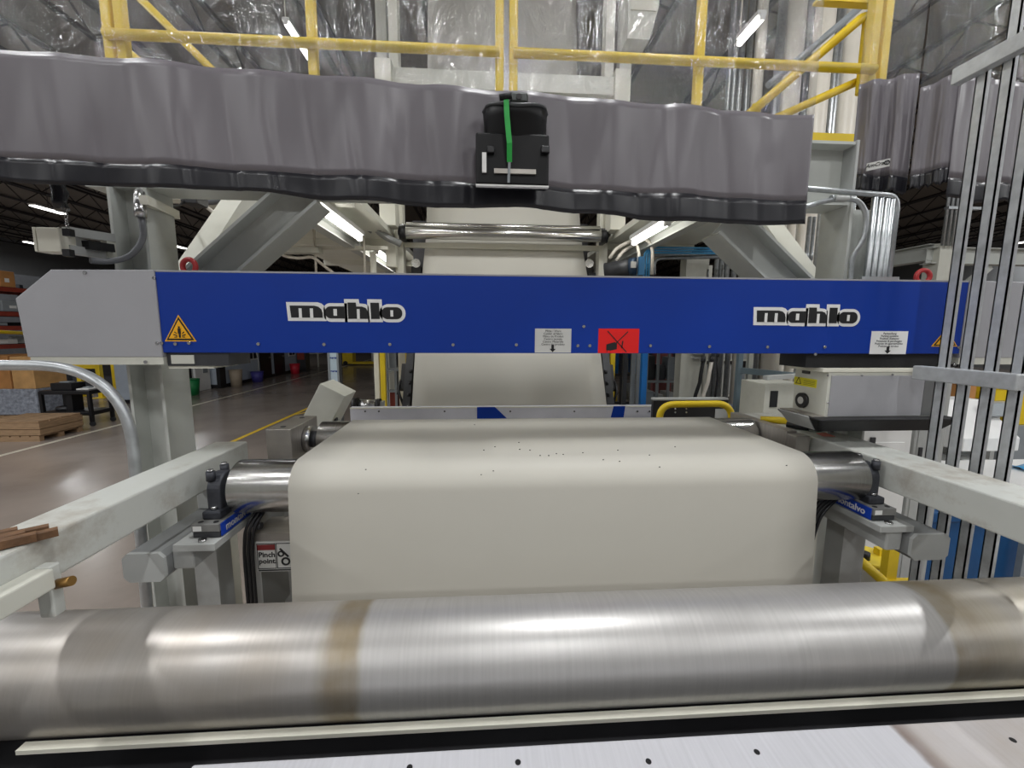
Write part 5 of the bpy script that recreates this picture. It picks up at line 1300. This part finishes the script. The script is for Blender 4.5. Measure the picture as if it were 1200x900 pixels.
# banded sign post near the tower
a = P(387, 458, Y=9.0); b = P(397.5, 458, Y=9.0)
t = thing('sign_column', 'pale blue column with printed notice sheets beside the aisle', 'column', ((a.x + b.x) / 2, 9.05, 0))
box((a.x, 9.0, 0), (b.x, 9.15, 3.2)).build('panel', M('notice_blue', (190, 208, 218), .5), t); 
for x in (a.x, b.x): box((x - .02, 8.99, 0), (x + .02, 9.16, 3.2)).build('edge_post', GREYBIN, t)
for k in range(6):
    z = 1.05 + k * .28
    for i in range(4): box((a.x + .03 + .035 * i, 8.992, z - .012 * (i % 2)), (a.x + .055 + .035 * i, 9.0, z + .02)).build('print_mark', BLUE, t)
# pallet truck and goods far along the aisle
c = P(405, 428, Z=0)
t = thing('pallet_truck', 'yellow pallet truck parked far along the aisle', 'pallet truck', c)
box((c.x - .2, c.y, .1), (c.x + .5, c.y + .7, 1.5)).build('mast', YEL, t); box((c.x + .5, c.y, .08), (c.x + 2.6, c.y + .2, .22)).build('fork', YEL, t); box((c.x + .5, c.y + .5, .08), (c.x + 2.6, c.y + .7, .22)).build('fork', YEL, t)
MB().cyl((c.x, c.y - .06, .15), (c.x, c.y, .15), .15, 14).build('wheel', BLACK, t)
for k, (dx, w_, h_, mt, lab) in enumerate(((2.0, 1.2, 1.1, LABELG, 'pale wrapped load behind the yellow pallet truck'), (3.4, 1.3, 1.0, CARD, 'brown load behind the yellow pallet truck'), (4.8, .9, 1.4, DARK, 'dark load behind the yellow pallet truck'))):
    t = thing('wrapped_load', lab, 'load', (c.x + dx, c.y + 2, 0))
    box((c.x + dx - w_ / 2, c.y + 1.4, .15), (c.x + dx + w_ / 2, c.y + 2.4, .15 + h_)).build('goods', mt, t, bevel=.04); box((c.x + dx - w_ / 2, c.y + 1.4, 0), (c.x + dx + w_ / 2, c.y + 2.4, .13)).build('pallet', WOOD, t)
for k, (px, py, mt, lab) in enumerate(((358, 430, CREAM, 'cream workbench far along the aisle by the offices'), (372, 428, CREAMW, 'pale workbench farthest along the aisle'))):
    c = P(px, py, Z=0); t = thing('workbench', lab, 'workbench', c)
    box((c.x - .9, c.y, .85), (c.x + .9, c.y + .8, .95)).build('top', mt, t)
    for dx in (-.8, .8): box((c.x + dx - .04, c.y + .05, 0), (c.x + dx + .04, c.y + .13, .85)).build('leg', mt, t)
    box((c.x - .7, c.y + .2, .95), (c.x - .1, c.y + .6, 1.5)).build('back_unit', GREYP, t)
# pallets, wrapped cartons and tool cart
def pallet(x, y, rz, label, load=None):
    t = thing('pallet', label, 'pallet', (x, y, 0))
    for k in range(3): box((x - .6, y - .5 + .45 * k, 0), (x + .6, y - .4 + .45 * k, .1)).build('runner', WOOD, t)
    for k in range(6): box((x - .6 + .205 * k, y - .5, .1), (x - .6 + .205 * k + .17, y + .5, .125)).build('deck_board', WOOD, t)
    return t
c = P(27, 517, Z=0)
pallet(c.x - .2, c.y + .45, 0, 'wooden pallet under a flat wooden crate beside the tool cart')
t = thing('wooden_crate', 'flat weathered wooden crate lying on the nearest pallet by the aisle', 'crate', (c.x - .2, c.y + .45, .125))
for k in range(4): box((c.x - .8, c.y - .03 + .25 * k, .42), (c.x + .4, c.y + .19 + .25 * k, .45)).build('lid_board', WOOD, t)
for k in range(2): box((c.x - .8, c.y - .05, .14 + .14 * k), (c.x + .4, c.y - .02, .265 + .14 * k)).build('side_board', WOOD, t); box((c.x + .4, c.y - .05, .14 + .14 * k), (c.x + .43, c.y + .95, .265 + .14 * k)).build('side_board', WOOD, t)
box((c.x - .78, c.y - .02, .13), (c.x + .4, c.y + .93, .42)).build('core', WOOD, t)
c = P(30, 492, Z=0)
pallet(c.x - .3, c.y + .5, 0, 'wooden pallet under the film wrapped cartons')
t = thing('wrapped_cartons', 'cartons wrapped in clear film on a pallet behind the crate', 'load', (c.x - .3, c.y + .5, .125))
box((c.x - .9, c.y, .13), (c.x + .35, c.y + 1.0, .85)).build('wrapped_stack', FILM, t, bevel=.03)
box((c.x - .9, c.y + .02, .85), (c.x - .25, c.y + .9, 1.75)).build('carton', CARD, t, bevel=.01); box((c.x - .2, c.y + .02, .85), (c.x + .35, c.y + .9, 1.72)).build('carton', CARDP, t, bevel=.01)
c = P(80, 500, Z=0)
t = thing('tool_cart', 'black two shelf plastic tool cart standing in the aisle', 'cart', (c.x, c.y + .35, 0))
for z in (.28, .82): box((c.x - .6, c.y, z), (c.x + .6, c.y + .65, z + .1)).build('shelf', BLACK, t, bevel=.02)
for dx in (-.57, .57):
    for dy in (.03, .62): box((c.x + dx - .035, c.y + dy - .035, .12), (c.x + dx + .035, c.y + dy + .035, .9)).build('leg', BLACK, t); MB().cyl((c.x + dx, c.y + dy - .02, .065), (c.x + dx, c.y + dy + .02, .065), .065, 14).build('caster', DARK, t)
box((c.x - .08, c.y + .1, .38), (c.x + .08, c.y + .4, .82)).build('centre_post', BLACK, t)
for dx, w_, h_, zz, mt, lab, nm in ((-.15, .5, .18, .92, BLACK, 'black tool bag on the tool cart', 'tool_bag'), (.35, .3, .04, .92, LABELW, 'white paper on the tool cart', 'paper_stack'), (0, .6, .12, .38, DARK, 'dark cable coil on the lower cart shelf', 'cable_coil')):
    if nm == 'cable_coil':
        tag(MB().ring((c.x - .32, c.y + .33, zz + .045), (0, 0, 1), .14, .05, 24, 10).build(nm, mt), lab, 'cable')
    else:
        tt = thing(nm, lab, nm.split('_')[1], (c.x + dx, c.y + .3, zz)); box((c.x + dx - w_ / 2, c.y + .1, zz), (c.x + dx + w_ / 2, c.y + .5, zz + h_)).build('body', mt, tt, bevel=.015)
        box((c.x + dx - w_ / 4, c.y + .2, zz + h_), (c.x + dx + w_ / 4, c.y + .35, zz + h_ + .03)).build('top_piece', GREYBIN, tt, bevel=.01)
# yellow stands near the rack
for px, py, lab in ((97, 464, 'yellow steel barrier stand behind the tool cart'), (120, 466, 'yellow steel barrier stand nearest the aisle column'), (137, 458, 'yellow steel barrier stand tucked against the aisle column')):
    c = P(px, py, Z=0); t = thing('barrier_stand', lab, 'barrier', c)
    box((c.x - .07, c.y - .07, .02), (c.x + .07, c.y + .07, 1.25)).build('post', YEL, t); box((c.x - .2, c.y - .2, 0), (c.x + .2, c.y + .2, .02)).build('foot', YEL, t)
    box((c.x - .9, c.y - .03, 1.05), (c.x, c.y + .03, 1.2)).build('rail', YEL, t)
t = thing('dark_machine', 'low dark machine standing behind the yellow barrier stands', 'machine', (-15.5, 17.5, 0))
box((-18.5, 18.7, 0), (-14.6, 19.7, 1.5)).build('body', RACKD, t, bevel=.03); box((-18, 18.65, .5), (-15, 18.7, 1.2)).build('front_cover', BLACK, t); box((-18.3, 18.8, 1.5), (-15.5, 19.5, 2.2)).build('hood', DARK, t)
# pallet racking
XR = -13.3
t = thing('pallet_rack', 'orange and black pallet rack loaded with boxes beside the aisle', 'pallet rack', (XR - .5, 13.0, 0))
RY0, RY1 = 8.5, 14.3
zb_ = [P(0, 338, X=XR).z, P(0, 367, X=XR).z, P(0, 384, X=XR).z, P(0, 406, X=XR).z]
for y in (8.6, 11.4, 14.2):
    for x in (XR, XR - 1.1): box((x - .05, y - .05, 0), (x + .05, y + .05, zb_[0] + .25)).build('upright', RACKD, t)
    for k in range(4): MB().bar((XR, y, .3 + k * .9), (XR - 1.1, y, .9 + k * .9), .03, .03).build('frame_brace', RACKD, t)
for z in zb_:
    for x in (XR, XR - 1.1): box((x - .03, RY0, z - .07), (x + .03, RY1, z + .05)).build('beam', RACKO, t)
    box((XR - 1.1, RY0, z + .045), (XR, RY1, z + .06)).build('deck', RACKD, t)
r = random.Random(12); 
for li, z in enumerate(zb_):
    y = RY0 + .2; kk = 0
    while y < RY1 - .8:
        w_ = r.uniform(.35, .95); gap = r.uniform(.03, .5)
        room = 1.2 if li == 0 else zb_[li - 1] - z - .25
        h_ = r.uniform(.4, .9) * min(room, 1.0)
        mt = r.choice([CARD, CARDP, CARD, TAN]) if li == 0 else r.choice([DARK, BLACK, CARD, GREYBIN, LABELG, TAN, RACKD])
        if li == 0 and 9.0 < y < 10.2: y += gap + .3; continue
        hit = [f_ for f_ in (8.6, 11.4, 14.2) if y - .07 < f_ < y + w_ + .07]
        if hit: y = hit[0] + .08; continue
        tt = thing('rack_carton', ['cardboard carton on the top shelf of the pallet rack', 'small carton or crate on the second shelf of the pallet rack', 'small carton or crate on the third shelf of the pallet rack', 'small carton or crate on the lowest shelf of the pallet rack'][li], 'carton', (XR - .5, y + w_ / 2, z + .06), ['top shelf cartons', 'second shelf goods', 'third shelf goods', 'lowest shelf goods'][li])
        box((XR - .8, y, z + .06), (XR - .05, y + w_, z + .06 + h_)).build('body', mt, tt, bevel=.01); box((XR - .052, y + w_ * .3, z + .06 + h_ * .3), (XR - .046, y + w_ * .6, z + .06 + h_ * .55)).build('sticker', LABELW, tt)
        y += w_ + gap
p = P(-40, 377, X=XR + .6); q = P(40, 401, X=XR + .6)
tag(MB().tube([(XR + .6, 8.0, p.z), (XR + .6, 14.5, P(28, 396, X=XR + .6).z)], .05, 10).build('guard_pipe', YEL), 'yellow guard pipe in front of the pallet rack', 'pipe')
# dark enclosed wall behind the rack
tag(box((-24.2, 6, 0), (-24, 44, 5.2)).build('partition_wall', M('partition', (96, 98, 102), .6)), 'dark grey partition wall behind the pallet rack', 'partition')
